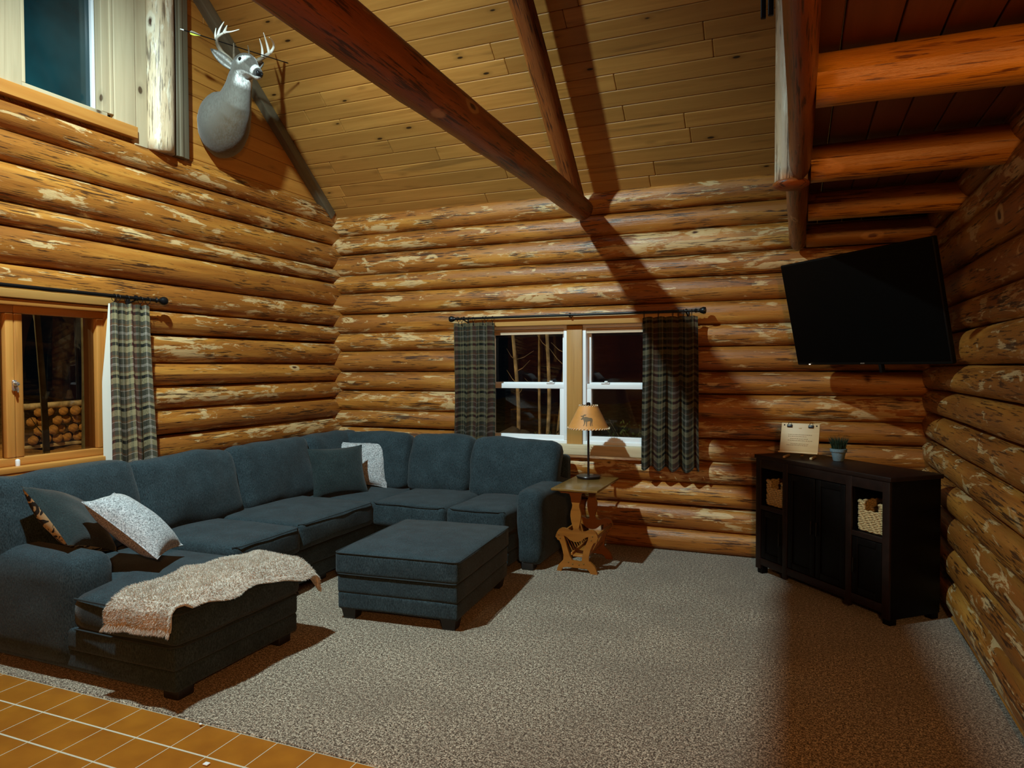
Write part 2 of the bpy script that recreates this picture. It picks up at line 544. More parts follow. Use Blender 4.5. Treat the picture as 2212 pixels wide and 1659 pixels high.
        for i in range(n):
            s = L * i / (n - 1)
            tp = 1 + taper * (s / L - 0.5)
            off = up * (mnoise.noise(Vector((s * 0.55, seed * 7.3, 0.0))) * wav) + sd * (mnoise.noise(Vector((s * 0.5, seed * 3.1, 9.0))) * wav)
            for k in range(seg + 1):
                th = arc[0] + (arc[1] - arc[0]) * k / seg
                cs, sn = math.cos(th), math.sin(th)
                if power != 2.0:
                    cs2 = math.copysign(abs(cs) ** (2 / power), cs)
                    sn2 = math.copysign(abs(sn) ** (2 / power), sn)
                else:
                    cs2, sn2 = cs, sn
                ck, sk = (math.cos(th), math.sin(th))
                nn = mnoise.noise(Vector((s * 1.6, ck * 0.7 + seed * 5.7, sk * 0.7))) * 0.035 + mnoise.noise(Vector((s * 5.0, ck * 2.0 + seed * 2.7, sk * 2.0))) * 0.016
                g = tp * (1 + nn)
                for (ks, kt, kr) in kn:
                    d2 = ((s - ks) / 0.05) ** 2 + (math.atan2(math.sin(th - kt), math.cos(th - kt)) * rd / 0.05) ** 2
                    if d2 < 6:
                        g += bumps * kr * math.exp(-d2)
                vs.append(p0 + t * s + off + sd * (cs2 * rd * g) + up * (sn2 * rv * g))
                uvs.append((s + seed * 1.37, th * (rv + rd) / 2 + seed * 2.71))
        w_ = seg + 1
        for i in range(n - 1):
            for k in range(seg):
                a = i * w_ + k
                fs.append((a, a + 1, a + w_ + 1, a + w_))
        if cap and full:
            fs.append(tuple(range(seg))[::-1])
            fs.append(tuple((n - 1) * w_ + k for k in range(seg)))
        return self.add(vs, fs, uvs)

    def done(self, name, mat, parent=None, loc=(0, 0, 0), rot=None, smooth=True, cut=None, cols=False, matw=False):
        """loc: subtract this from the (world) coordinates and put the object there"""
        me = bpy.data.meshes.new(name)
        L = Vector(loc)
        vs = [tuple(Vector(p) - L) for p in self.v] if any(loc) else self.v
        me.from_pydata(vs, [], self.f)
        ul = me.uv_layers.new(name='UVMap')
        li = np.zeros(len(me.loops), dtype=np.int32)
        me.loops.foreach_get('vertex_index', li)
        ul.data.foreach_set('uv', np.array(self.uv, dtype=np.float32)[li].ravel())
        if cols:
            ca = me.color_attributes.new('pigment', 'FLOAT_COLOR', 'POINT')
            ca.data.foreach_set('color', np.hstack([np.array(self.c, dtype=np.float32), np.ones((len(self.c), 1), np.float32)]).ravel())
        me.materials.append(mat)
        if smooth:
            me.polygons.foreach_set('use_smooth', [True] * len(me.polygons))
            if isinstance(smooth, (int, float)) and smooth is not True:
                me.set_sharp_from_angle(angle=rad(smooth))
        me.update()
        o = bpy.data.objects.new(name, me)
        COL.objects.link(o)
        o.location = loc
        if rot:
            o.rotation_euler = rot
        if parent is not None:
            o.parent = parent
        return o


def part(b, name, mat, root, smooth=40, **k):
    """b holds WORLD coordinates; root is an unrotated, unparented Empty"""
    L = Vector(root.location)
    b.v = [tuple(Vector(p) - L) for p in b.v]
    return b.done(name, mat, root, smooth=smooth, **k)


def recalc(o):
    bm = bmesh.new()
    bm.from_mesh(o.data)
    bmesh.ops.recalc_face_normals(bm, faces=bm.faces)
    bm.to_mesh(o.data)
    bm.free()
    return o


def dup(root, loc=None, rot=None, label=None):
    r = root.copy()
    COL.objects.link(r)
    if loc:
        r.location = loc
    if rot:
        r.rotation_euler = rot
    if label:
        r['label'] = label
    for ch in list(root.children):
        c = ch.copy()
        COL.objects.link(c)
        c.parent = r
        for g in list(ch.children):
            d = g.copy()
            COL.objects.link(d)
            d.parent = c
    return r

# ------------------------------------------------------------------ room shell
XL, YB, XR, YN = -4.065, 5.53, 0.82, -3.6


def zc(y):
    return 2.89 + 0.84 * (5.48 - y)


def floor_patch(name, x0, x1, y0, y1, z, mat, div=1):
    b = B()
    b.box(((x0 + x1) / 2, (y0 + y1) / 2, z - 0.05), (x1 - x0, y1 - y0, 0.1), r=0.008)
    o = b.done(name, mat, smooth=40)
    return tag(o, kind='structure')


floor_patch('floor', -4.25, 3.6, 2.135, 5.75, 0.0, M['carpet'])
floor_patch('floor_tile', -4.25, 3.6, YN, 2.135, -0.004, M['tile'])

SEAM_L = [2.955, 2.78, 2.605, 2.385, 2.25, 2.035, 1.845, 1.685, 1.487, 1.325, 1.163, 0.98, 0.80, 0.62, 0.43, 0.25, 0.06, -0.12]
SEAM_B = [2.893, 2.687, 2.514, 2.315, 2.145, 1.951, 1.772, 1.60, 1.41, 1.236, 1.048, 0.888, 0.715, 0.54, 0.357, 0.175, -0.01]
RD = 0.10


def log_wall(name, seams, mk, cuts, seed, inward):
    """mk(s, off, z): point on the wall at run position s, off metres into the room"""
    b = B()
    for i in range(len(seams) - 1):
        z1, z0 = seams[i], seams[i + 1]
        zc_, rv = (z0 + z1) / 2, (z1 - z0) / 2 * 1.0
        runs = [inward]
        for (c0, c1, zz0, zz1) in cuts:
            if zz0 < zc_ < zz1:
                runs = [(inward[0], c0), (c1, inward[1])]
        for (a, e) in runs:
            for zz_ in (z0, z1):
                p_, q_ = Vector(mk(a, -0.095, zz_)), Vector(mk(e, -0.095, zz_))
                b.box((p_ + q_) / 2, [max(0.06, abs(x)) for x in (q_ - p_)], r=0.005, uvoff=(0.3, 0.2))
            b.log(mk(a, -RD + 0.03, zc_), mk(e, -RD + 0.03, zc_), rv, RD, seed + i, seg=26, step=0.06, wav=0.010, power=2.45)
    o = b.done(name, M['log'])
    return tag(recalc(o), kind='structure')


log_wall('wall_left', SEAM_L, lambda s, o, z: (XL + o, s, z), [(1.33, 3.14, 0.85, 1.845)], 1, (YN - 0.1, YB + 0.12))
log_wall('wall_back', SEAM_B, lambda s, o, z: (s, YB - o, z), [(-2.60, -0.90, 0.80, 1.78)], 40, (XL - 0.12, XR + 0.20))
log_wall('wall_right', [z - 0.04 for z in SEAM_L[2:]], lambda s, o, z: (XR - o, s, z), [], 80, (YN - 0.1, YB + 0.12))
# the end of the room behind the camera
b = B()
for k in range(36):
    b.box((-0.35, YN - 0.06, 0.09 + k * 0.19), (8.0, 0.12, 0.19), r=0.03, uvax=0)
tag(b.done('wall_rear', M['gable'], smooth=40), kind='structure')
b = B()
for k in range(22):
    b.box((3.62, 0.95, 2.55 + k * 0.19), (0.1, 9.3, 0.19), r=0.02, uvax=1)
tag(b.done('wall_loft', M['gable'], smooth=40), kind='structure')

# gable boards above the left log wall
b = B()
rnd = random.Random(5)
z0 = 2.86
while z0 < 7.0:
    h = 0.1135
    ym = 5.48 - (z0 - 2.89) / 0.84 + 0.12
    lim = (3.70, ym) if z0 < 4.66 else (1.0, ym)
    if lim[1] > lim[0] + 0.05:
        cuts_ = [lim[0], lim[1]]
        if rnd.random() < 0.4:
            cuts_.insert(1, rnd.uniform(*lim))
        for a, e in zip(cuts_[:-1], cuts_[1:]):
            b.box((XL - 0.035, (a + e) / 2, z0 + h / 2), (0.03, e - a - 0.001, h - 0.001), r=0.006, uvax=1)
    if z0 >= 4.66 or z0 < 7:
        e = 2.30 if z0 < 4.66 else 1.0
        s = 1.2 - ym
        if e > max(YN, s):
            b.box((XL - 0.035, (e + max(YN, s)) / 2, z0 + h / 2), (0.03, e - max(YN, s), h - 0.001), r=0.006, uvax=1)
    z0 += h
tag(b.done('wall_gable', M['gable'], smooth=12), kind='structure')

RIDGE = 0.6
# vaulted ceiling: tongue and groove boards running along the back wall
rnd = random.Random(11)
b = B()
sl = math.atan(0.84)
rot_b = Matrix.Rotation(-sl, 3, 'X')
rot_f = Matrix.Rotation(sl, 3, 'X')
pitch_y = 0.0935
k = 0
y = 5.448 + pitch_y * 2
while y > RIDGE:
    ym = y - pitch_y / 2
    wd = pitch_y / math.cos(sl)
    x = -4.13 - rnd.uniform(0, 1.2)
    while x < 3.7:
        ln = rnd.choice([1.1, 1.6, 2.1, 2.6, 3.2]) * rnd.uniform(0.85, 1.1)
        a, e = max(x, -4.13), min(x + ln, 3.7)
        if e - a > 0.02:
            b.box(((a + e) / 2, ym, zc(ym) + 0.012), (e - a - 0.0008, wd - 0.0006, 0.02), r=0.008, rot=rot_b, uvax=0)
        x += ln
    y -= pitch_y
# the far slope, behind the ridge
for j in range(24):
    ym = RIDGE - 0.1 - 0.2 * j
    b.box((-0.2, ym, zc(2 * RIDGE - ym) + 0.012), (7.9, 0.2 / math.cos(sl), 0.02), r=0.006, rot=rot_f, uvax=0)
tag(b.done('ceiling', M['plank'], smooth=12), kind='structure')

# rake trim along the gable and the ceiling
b = B()
ya, yb_ = 5.47, RIDGE
ln = (ya - yb_) / math.cos(sl)
ym = (ya + yb_) / 2
nrm = Vector((0, -math.sin(sl), -math.cos(sl)))
c = Vector((XL + 0.01, ym, zc(ym))) + nrm * 0.045
b.box(c, (0.075, ln, 0.085), r=0.006, rot=rot_b, uvax=1)
tag(b.done('trim_1', M['rake'], smooth=40), kind='structure')

# tall post, grey batten and pale boards framing the upper window
b = B()
b.log((XL + 0.015, 3.545, 2.925), (XL + 0.015, 3.545, 4.42), 0.098, 0.098, 77, seg=26, step=0.07, bumps=0.05, up=Vector((0, 1, 0)))
o = b.done('log_post', M['log_pale'])
tag(o, 'pale peeled half log post standing right of the tall upper window', 'post', kind='thing')
b = B()
b.box((XL + 0.03, 3.70, 3.63), (0.07, 0.105, 1.41), r=0.005, uvax=2)
b.box((XL + 0.068, 3.683, 3.63), (0.012, 0.03, 1.41), r=0.004, uvax=2)
tag(b.done('trim_2', M['rake'], smooth=40), kind='structure')
b = B()
b.box((XL + 0.012, 3.27, 3.775), (0.045, 0.155, 1.60), r=0.006, uvax=2)
b.box((XL + 0.004, 3.395, 3.72), (0.04, 0.10, 1.60), r=0.006, uvax=2)
b.box((XL + 0.012, 2.47, 3.80), (0.045, 0.30, 1.60), r=0.006, uvax=2)
b.box((XL + 0.0, 2.85, 4.63), (0.04, 1.2, 0.12), r=0.006, uvax=1)
tag(b.done('trim_3', M['trim_pale'], smooth=40), kind='structure')

# ------------------------------------------------------------------ windows


def win(name, loc):
    o = bpy.data.objects.new(name, None)
    COL.objects.link(o)
    o.location = loc
    return tag(o, kind='structure')


# upper fixed window in the gable
wu = win('window_3', (XL, 2.87, 3.03))
b = B()
b.box((XL + 0.025, 2.70, 2.990), (0.06, 1.29, 0.075), r=0.004, uvax=1)
part(b, 'window_sill', M['sash'], wu)
b = B()
b.box((XL - 0.02, 2.87, 3.045), (0.09, 0.56, 0.03), r=0.004, uvax=1)
b.box((XL - 0.005, 3.15, 3.825), (0.06, 0.075, 1.53), r=0.005, uvax=2)
b.box((XL + 0.022, 3.177, 3.825), (0.02, 0.022, 1.53), r=0.004, uvax=2)
b.box((XL - 0.02, 2.63, 3.825), (0.09, 0.03, 1.53), r=0.004, uvax=2)
part(b, 'window_frame', M['trim_pale'], wu)
b = B()
b.box((XL - 0.045, 3.103, 3.8), (0.03, 0.016, 1.55), r=0.003)
part(b, 'glazing_strip', M['white'], wu)
b = B()
b.box((XL - 0.06, 2.87, 3.8), (0.006, 0.54, 1.55), r=0.001)
part(b, 'pane', M['glass_reflection'], wu)

# lower casement window with honey wood sashes
wl = win('window_1', (XL, 2.3, 0.9))
X0 = XL + 0.045
b = B()
b.box((XL + 0.015, 2.25, 1.868), (0.05, 1.83, 0.05), r=0.005, uvax=1)
part(b, 'head_trim', M['trim'], wl)
b = B()
b.box((XL - 0.045, 2.25, 1.822), (0.14, 1.88, 0.036), r=0.004, uvax=1)
b.box((XL - 0.085, 3.135, 1.353), (0.22, 0.034, 0.90), r=0.004, uvax=2)
b.box((XL - 0.085, 1.34, 1.353), (0.22, 0.034, 0.90), r=0.004, uvax=2)
b.box((XL - 0.02, 2.25, 0.886), (0.16, 1.88, 0.032), r=0.004, uvax=1)
b.box((XL - 0.015, 2.25, 0.860), (0.14, 1.9, 0.018), r=0.004, uvax=1)
b.box((XL - 0.06, 2.25, 0.822), (0.17, 1.9, 0.056), r=0.004, uvax=1)
part(b, 'window_frame', M['sash'], wl)
for y0, y1 in ((2.572, 3.118), (1.99, 2.57), (1.36, 1.988)):
    b = B()
    t = 0.046
    for zz in (0.925, 1.785):
        b.box((XL - 0.03, (y0 + y1) / 2, zz), (0.05, y1 - y0, t), r=0.006, uvax=1)
    for yy in (y0 + t / 2, y1 - t / 2):
        b.box((XL - 0.03, yy, 1.355), (0.05, t, 0.812), r=0.006, uvax=2)
    s = part(b, 'sash', M['sash'], wl)
    b = B()
    b.box((XL - 0.04, (y0 + y1) / 2, 1.355), (0.005, y1 - y0 - 2 * t + 0.01, 0.82), r=0.001)
    p = part(b, 'pane', M['glass'], wl)

b = B()
b.box((XL + 0.002, 2.563, 1.355), (0.016, 0.026, 0.062), r=0.007)
b.lathe([(0.0, 0.03), (0.010, 0.026), (0.013, 0.012), (0.013, 0.0)], (XL + 0.008, 2.563, 1.365), 14, Matrix.Rotation(rad(90), 3, 'Y'))
b.tube([(XL + 0.02, 2.563, 1.36), (XL + 0.026, 2.566, 1.335), (XL + 0.024, 2.568, 1.318)], [0.006, 0.007, 0.004], 8)
part(b, 'sash_lock', M['chrome'], wl)
b = B()
b.box((XL + 0.004, 2.571, 0.918), (0.02, 0.022, 0.045), r=0.008)
part(b, 'sash_stop', M['white'], wl)

# back wall: pair of white double hung windows either side of a wood mullion
wb = win('window_2', (-1.70, YB, 0.80))
YF = YB - 0.03
b = B()
b.box((-1.74, YF - 0.015, 1.828), (1.78, 0.10, 0.075), r=0.006, uvax=0)
part(b, 'head_trim', M['trim'], wb)
b = B()
b.box((-1.74, YF + 0.0, 0.772), (1.74, 0.11, 0.084), r=0.006, uvax=0)
part(b, 'window_sill', M['trim_pale'], wb)
b = B()
b.box((-1.700, YF + 0.03, 1.295), (0.132, 0.06, 0.985), r=0.005, uvax=2)
part(b, 'mullion', M['trim'], wb)
for sx, xa, xb in ((1, -2.50, -1.768), (-1, -1.632, -0.93)):
    b = B()
    for zz in (0.826, 1.782):
        b.box(((xa + xb) / 2, YF + 0.05, zz), (xb - xa, 0.08, 0.03), r=0.004)
    for xx in (xa + 0.014, xb - 0.014):
        b.box((xx, YF + 0.05, 1.304), (0.028, 0.08, 0.926), r=0.004)
    part(b, 'window_frame', M['white'], wb)
    b = B()
    t = 0.042
    for zz in (0.858, 1.288):
        b.box(((xa + xb) / 2, YF + 0.045, zz), (xb - xa - 0.04, 0.035, t), r=0.004)
    for xx in (xa + 0.026 + t / 2, xb - 0.026 - t / 2):
        b.box((xx, YF + 0.045, 1.073), (t, 0.035, 0.388), r=0.004)
    part(b, 'lower_sash', M['white'], wb)
    b = B()
    for zz in (1.305, 1.755):
        b.box(((xa + xb) / 2, YF + 0.083, zz), (xb - xa - 0.05, 0.03, 0.03), r=0.003)
    for xx in (xa + 0.04, xb - 0.04):
        b.box((xx, YF + 0.083, 1.53), (0.03, 0.03, 0.42), r=0.003)
    part(b, 'upper_sash', M['white'], wb)
    b = B()
    b.box(((xa + xb) / 2, YF + 0.05, 1.073), (xb - xa - 0.1, 0.004, 0.40), r=0.001)
    b.box(((xa + xb) / 2, YF + 0.088, 1.53), (xb - xa - 0.09, 0.004, 0.44), r=0.001)
    part(b, 'pane', M['glass'], wb)
    b = B()
    for i, zz in enumerate((1.772, 1.757, 1.742, 1.728)):
        b.box(((xa + xb) / 2, YF + 0.035 + 0.002 * (i % 2), zz), (xb - xa - 0.03, 0.035, 0.0135), r=0.003)
    part(b, 'blind', M['blind'], wb)
    b = B()
    xk = xb - 0.15 if sx > 0 else xa + 0.185
    b.box((xk, YF + 0.035, 1.314), (0.07, 0.03, 0.012), r=0.004)
    b.box((xk + 0.008, YF + 0.025, 1.324), (0.028, 0.022, 0.016), r=0.006)
    part(b, 'sash_lock', M['white'], wb)

# ------------------------------------------------------------------ log truss and loft
b = B()
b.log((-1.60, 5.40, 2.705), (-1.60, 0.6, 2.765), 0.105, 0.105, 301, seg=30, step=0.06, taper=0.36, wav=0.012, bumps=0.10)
o = recalc(b.done('tie_beam', M['log_shaded']))
tag(o, 'thick log tie beam, shaded dark red, running from the back wall overhead', 'beam', kind='thing')
b = B()
nrm = Vector((0, -math.sin(sl), -math.cos(sl)))
pa = Vector((-1.615, 5.47, zc(5.47))) + nrm * 0.235
pb = Vector((-1.615, 1.2, zc(1.2))) + nrm * 0.235
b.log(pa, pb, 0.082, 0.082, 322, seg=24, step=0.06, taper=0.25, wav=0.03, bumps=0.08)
o = recalc(b.done('rafter_log', M['log_shaded']))
tag(o, 'slim log rafter, shaded red, under the sloping board ceiling, above the tie beam', 'rafter', kind='thing')

JY = [2.43, 3.42, 4.43, 5.365]
JL = ['nearest and brightest orange loft joist, overhead at the right', 'second orange loft joist from the camera, ending at the loft post',
      'third loft joist from the camera, between the post and television', 'darkest loft joist, beside the back log wall above the television']
for i, y in enumerate(JY):
    b = B()
    x0 = 0.048
    b.log((x0, y + 0.07, 2.374), (3.6, y + 0.07, 2.376), 0.080, 0.075, 340 + i, seg=24, step=0.07, wav=0.02, power=2.6, bumps=0.06)
    o = recalc(b.done('loft_joist', M['log_orange']))
    tag(o, JL[i], 'joist', 'log joists under the loft floor', kind='thing')
b = B()
b.log((0.005, -3.3, 2.370), (0.005, 3.38, 2.370), 0.094, 0.046, 361, seg=22, step=0.07, wav=0.012, bumps=0.05)
o = recalc(b.done('loft_edge_log', M['log_shaded']))
tag(o, 'dark log along the loft edge, running overhead to the loft post', 'beam', kind='thing')
b = B()
b.log((-0.010, 3.54, 2.370), (-0.012, 5.42, 2.370), 0.094, 0.055, 362, seg=22, step=0.07, wav=0.012, bumps=0.05)
o = recalc(b.done('loft_edge_log', M['log_shaded']))
tag(o, 'short dark log along the loft edge from the post to the back wall', 'beam', kind='thing')
b = B()
b.log((-0.036, 3.46, 2.285), (-0.036, 3.46, 4.47), 0.073, 0.073, 371, seg=26, step=0.06, taper=0.05, wav=0.006, bumps=0.16, up=Vector((0, 1, 0)))
o = recalc(b.done('loft_post', M['log_pale']))
tag(o, 'pale knotty log post at the loft edge with a rounded dark foot', 'post', kind='thing')
b = B()
b.lathe([(0.0, -0.022), (0.05, -0.020), (0.078, -0.008), (0.080, 0.004), (0.07, 0.012)], (-0.036, 3.46, 2.280), 26)
part_o = b.done('post_foot', M['log_shaded'], o)
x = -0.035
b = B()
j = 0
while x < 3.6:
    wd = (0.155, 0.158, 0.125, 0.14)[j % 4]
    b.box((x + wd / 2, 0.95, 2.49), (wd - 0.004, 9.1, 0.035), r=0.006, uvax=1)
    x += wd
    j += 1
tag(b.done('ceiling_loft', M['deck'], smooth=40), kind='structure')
# black iron bracket hanging left of the post
br = thing('iron_bracket', 'black iron bracket hanging beside the top of the loft post', 'bracket', (-0.13, 3.33, 3.0), kind='thing')
b = B()
b.box((-0.153, 3.33, 3.32), (0.022, 0.02, 0.66), r=0.004)
part(b, 'bar', M['iron'], br)
b = B()
b.box((-0.122, 3.335, 3.33), (0.024, 0.02, 0.66), r=0.004)
part(b, 'bar', M['iron'], br)
b = B()
b.tube([(-0.16, 3.33, 3.62), (-0.12, 3.36, 3.64), (-0.06, 3.43, 3.64)], 0.012, 10)
part(b, 'arm', M['iron'], br)

# ------------------------------------------------------------------ sectional sofa
SOFA = M['sofa']
so = thing('sectional_sofa', 'dark slate U-shaped sectional sofa with a chaise, along both log walls', 'sofa', (-3.2, 3.8, 0))


def P(name, mat, *boxes, root=None, smooth=60, tubes=()):
    b = B()
    for kw in boxes:
        b.box(**kw)
    for t in tubes:
        b.tube(*t[0], **t[1])
    return part(b, name, mat, root, smooth=smooth)


def tier(x0, x1, y0, y1, z0, z1, r=0.016):
    return dict(c=((x0 + x1) / 2, (y0 + y1) / 2, (z0 + z1) / 2), s=(x1 - x0, y1 - y0, z1 - z0), r=r, mid=5, wob=0.004, seed=x0)


P('chaise_base', SOFA, tier(-4.0, -2.462, 2.190, 2.985, 0.05, 0.148), tier(-4.0, -2.462, 2.186, 2.989, 0.144, 0.25), root=so)
P('long_base', SOFA, tier(-4.0, -2.965, 2.985, 4.48, 0.05, 0.15), tier(-4.0, -2.965, 2.985, 4.48, 0.146, 0.265), root=so)
P('short_base', SOFA, tier(-4.0, -1.870, 4.47, 5.42, 0.05, 0.15), tier(-4.0, -1.870, 4.47, 5.42, 0.146, 0.265), root=so)
P('back_frame', SOFA, tier(-4.02, -3.86, 2.19, 5.43, 0.06, 0.76, 0.04), tier(-3.90, -1.70, 5.29, 5.43, 0.06, 0.74, 0.04), root=so)


def lshape(q, u):
    x, y = q.x - 3.08, q.y + 2.585   # local centre offset
    f = max(0.0, min(1.0, (-3.055 - x) / 0.05))
    f = f * f * (3 - 2 * f)
    if y < 2.585:
        ynew = 2.425 + (y - 2.18) * (0.16 / 0.405)
        y = y * (1 - f) + ynew * f
    q.y = y - 2.585
    return q


b = B()
b.box((-3.08, 2.585, 0.327), (1.28, 0.81, 0.155), r=0.035, mid=22, bulge=(0.012, 0.008, 0.028), wob=0.005, seed=3, shape=lshape)
ch = part(b, 'chaise_cushion', SOFA, so, smooth=True)
b = B()
for zz, r_ in ((0.395, 0.005), (0.255, 0.004)):
    b.tube([(-3.06, 2.176, zz), (-2.75, 2.170, zz), (-2.47, 2.174, zz), (-2.436, 2.21, zz), (-2.430, 2.585, zz), (-2.436, 2.96, zz), (-2.48, 2.995, zz), (-2.9, 2.998, zz)], r_, 8)
bp_ = part(b, 'piping', M['sofa_dark'], so)
bp_.parent = ch
bp_.location = (0, 0, 0)

# arms
b = B()
b.box((-3.535, 2.298, 0.305), (0.89, 0.246, 0.515), r=0.07, mid=7, bulge=(0.02, 0.006, 0.012), wob=0.006, seed=1)
part(b, 'arm', SOFA, so, smooth=True)
b = B()
b.box((-1.772, 5.00, 0.300), (0.196, 0.80, 0.54), r=0.065, mid=7, bulge=(0.006, 0.012, 0.008), wob=0.005, seed=2)
part(b, 'arm', SOFA, so, smooth=True)

for i, (x0, x1, y0, y1, zt) in enumerate(((-3.76, -2.905, 2.995, 3.575, 0.448), (-3.76, -2.925, 3.58, 4.425, 0.452), (-3.76, -2.96, 4.43, 5.22, 0.430),
                                          (-2.955, -2.335, 4.405, 5.22, 0.448), (-2.33, -1.872, 4.420, 5.22, 0.448))):
    b = B()
    b.box(((x0 + x1) / 2, (y0 + y1) / 2, zt - 0.09), (x1 - x0 - 0.006, y1 - y0 - 0.006, 0.175), r=0.035, mid=10, bulge=(0.006, 0.006, 0.022), wob=0.006, seed=10 + i)
    c_ = part(b, 'seat_cushion', SOFA, so, smooth=True)
    b = B()
    zz = zt - 0.008
    if i < 2:
        b.tube([(x1 - 0.03, y0 + 0.012, zz), (x1 - 0.002, y0 + 0.05, zz), (x1 + 0.002, (y0 + y1) / 2, zz), (x1 - 0.002, y1 - 0.05, zz), (x1 - 0.03, y1 - 0.012, zz)], 0.0034, 8)
    elif i > 2:
        b.tube([(x0 + 0.012, y0 + 0.03, zz), (x0 + 0.05, y0 + 0.002, zz), ((x0 + x1) / 2, y0 - 0.003, zz), (x1 - 0.05, y0 + 0.002, zz), (x1 - 0.012, y0 + 0.03, zz)], 0.0034, 8)
    if b.v:
        o = part(b, 'piping', M['sofa_dark'], so)
        o.parent = c_


def back_cushion(c, s, lean_ax, lean, seed, yaw=0.0):
    b = B()
    rot = Matrix.Rotation(yaw, 3, 'Z') @ Matrix.Rotation(lean, 3, lean_ax)
    th = 0 if lean_ax == 'Y' else 1
    bl = [0.008, 0.008, 0.018]
    bl[th] = 0.035
    b.box(c, s, r=0.065, rot=rot, mid=12, bulge=tuple(bl), wob=0.019, seed=seed)
    return part(b, 'back_cushion', SOFA, so, smooth=True)


for i, (y0, y1, zc_) in enumerate(((2.17, 3.005, 0.66), (3.01, 3.80, 0.645), (3.805, 4.61, 0.645), (4.615, 5.30, 0.65))):
    back_cushion((-3.71, (y0 + y1) / 2, zc_), (0.20, y1 - y0 - 0.004, 0.475), 'Y', rad(-15), 20 + i)
for i, (x0, x1, zc_) in enumerate(((-3.74, -3.02, 0.642), (-3.015, -2.452, 0.642), (-2.447, -1.71, 0.632))):
    back_cushion(((x0 + x1) / 2, 5.14, zc_), (x1 - x0 - 0.004, 0.20, 0.475), 'X', rad(-15), 30 + i)
for (x, y) in ((-2.53, 2.27), (-2.53, 2.91), (-3.9, 2.30), (-1.78, 4.66), (-1.78, 5.3), (-3.05, 3.9)):
    b = B()
    b.box((x, y, 0.028), (0.09, 0.09, 0.056), r=0.008)
    part(b, 'foot', M['foot'], so)

# ------------------------------------------------------------------ ottoman
ot = thing('ottoman', 'square slate ottoman on stubby dark feet standing on the carpet', 'ottoman', (-2.115, 3.785, 0), (0, 0, rad(4.5)))
b = B()
for z0, z1, g in ((0.062, 0.160, 0.0), (0.156, 0.262, 0.002)):
    b.box((0, 0, (z0 + z1) / 2), (0.745 + g, 0.885 + g, z1 - z0), r=0.014, mid=6, wob=0.003, seed=z0)
b.done('base', SOFA, ot, smooth=60)
b = B()
b.box((0, 0, 0.328), (0.765, 0.905, 0.135), r=0.022, mid=14, bulge=(0.004, 0.004, 0.026), wob=0.004, seed=9)
oc = b.done('cushion', SOFA, ot, smooth=True)
b = B()
for zz, g in ((0.388, 0.0), (0.266, -0.004)):
    hx, hy, q = 0.3835 + g, 0.4535 + g, 0.03
    loop = []
    for cx_, cy_, a0 in ((hx - q, hy - q, 0), (-hx + q, hy - q, 90), (-hx + q, -hy + q, 180), (hx - q, -hy + q, 270)):
        for da in (0, 30, 60, 90):
            loop.append((cx_ + q * math.cos(rad(a0 + da)), cy_ + q * math.sin(rad(a0 + da)), zz))
    b.tube(loop, 0.0036, 8, closed=True)
b.done('piping', M['sofa_dark'], oc, smooth=True)
for x in (-0.31, 0.31):
    for y in (-0.38, 0.38):
        b = B()
        b.lathe([(0.0, 0.0), (0.05, 0.0), (0.062, 0.05), (0.066, 0.064), (0.0, 0.066)], (x, y, 0), 4, Matrix.Rotation(rad(45), 3, 'Z'))
        b.done('foot', M['foot'], ot, smooth=20)

# ------------------------------------------------------------------ fur throw over the chaise end
th = thing('fur_throw', 'long beige fur throw draped across the end of the chaise', 'throw', (-2.60, 2.58, 0.42))
prof = [(2.150, 0.285), (2.150, 0.315), (2.150, 0.345), (2.152, 0.375), (2.160, 0.402), (2.178, 0.424), (2.21, 0.436)]
for k in range(1, 20):
    t = k / 20
    prof.append((2.21 + t * 0.75, 0.437 + 0.022 * math.sin(math.pi * t)))
prof += [(2.96, 0.436), (2.995, 0.428), (3.018, 0.408), (3.024, 0.38), (3.022, 0.35)]
NU, NV = len(prof), 26
rnd = random.Random(3)


def throw_pt(i, j, off=0.0):
    y, z = prof[i]
    t = i / (NU - 1)
    s = j / (NV - 1)
    xa = -2.815 + 0.115 * t + 0.010 * math.sin(t * 21) + 0.008 * math.sin(t * 47)
    xb = -2.425 + 0.075 * t + 0.010 * math.sin(t * 17 + 1)
    x = xa + (xb - xa) * s
    over = max(0.0, x + 2.462)
    if i > 6:
        z = z - over * 0.55 - over * over * 3.0
    z += 0.006 * math.sin(t * 30 + s * 5) * (0.4 if i < 6 else 1)
    if i < 6:
        y -= 0.006 * math.sin(s * 14) + 0.006
        z += (0.025 + 0.035 * s) * (1 - i / 6)
    return Vector((x, y - off * (1 if i < 5 else 0) + off * (1 if i > NU - 4 else 0), z + off * (1 if 5 <= i <= NU - 4 else 0)))


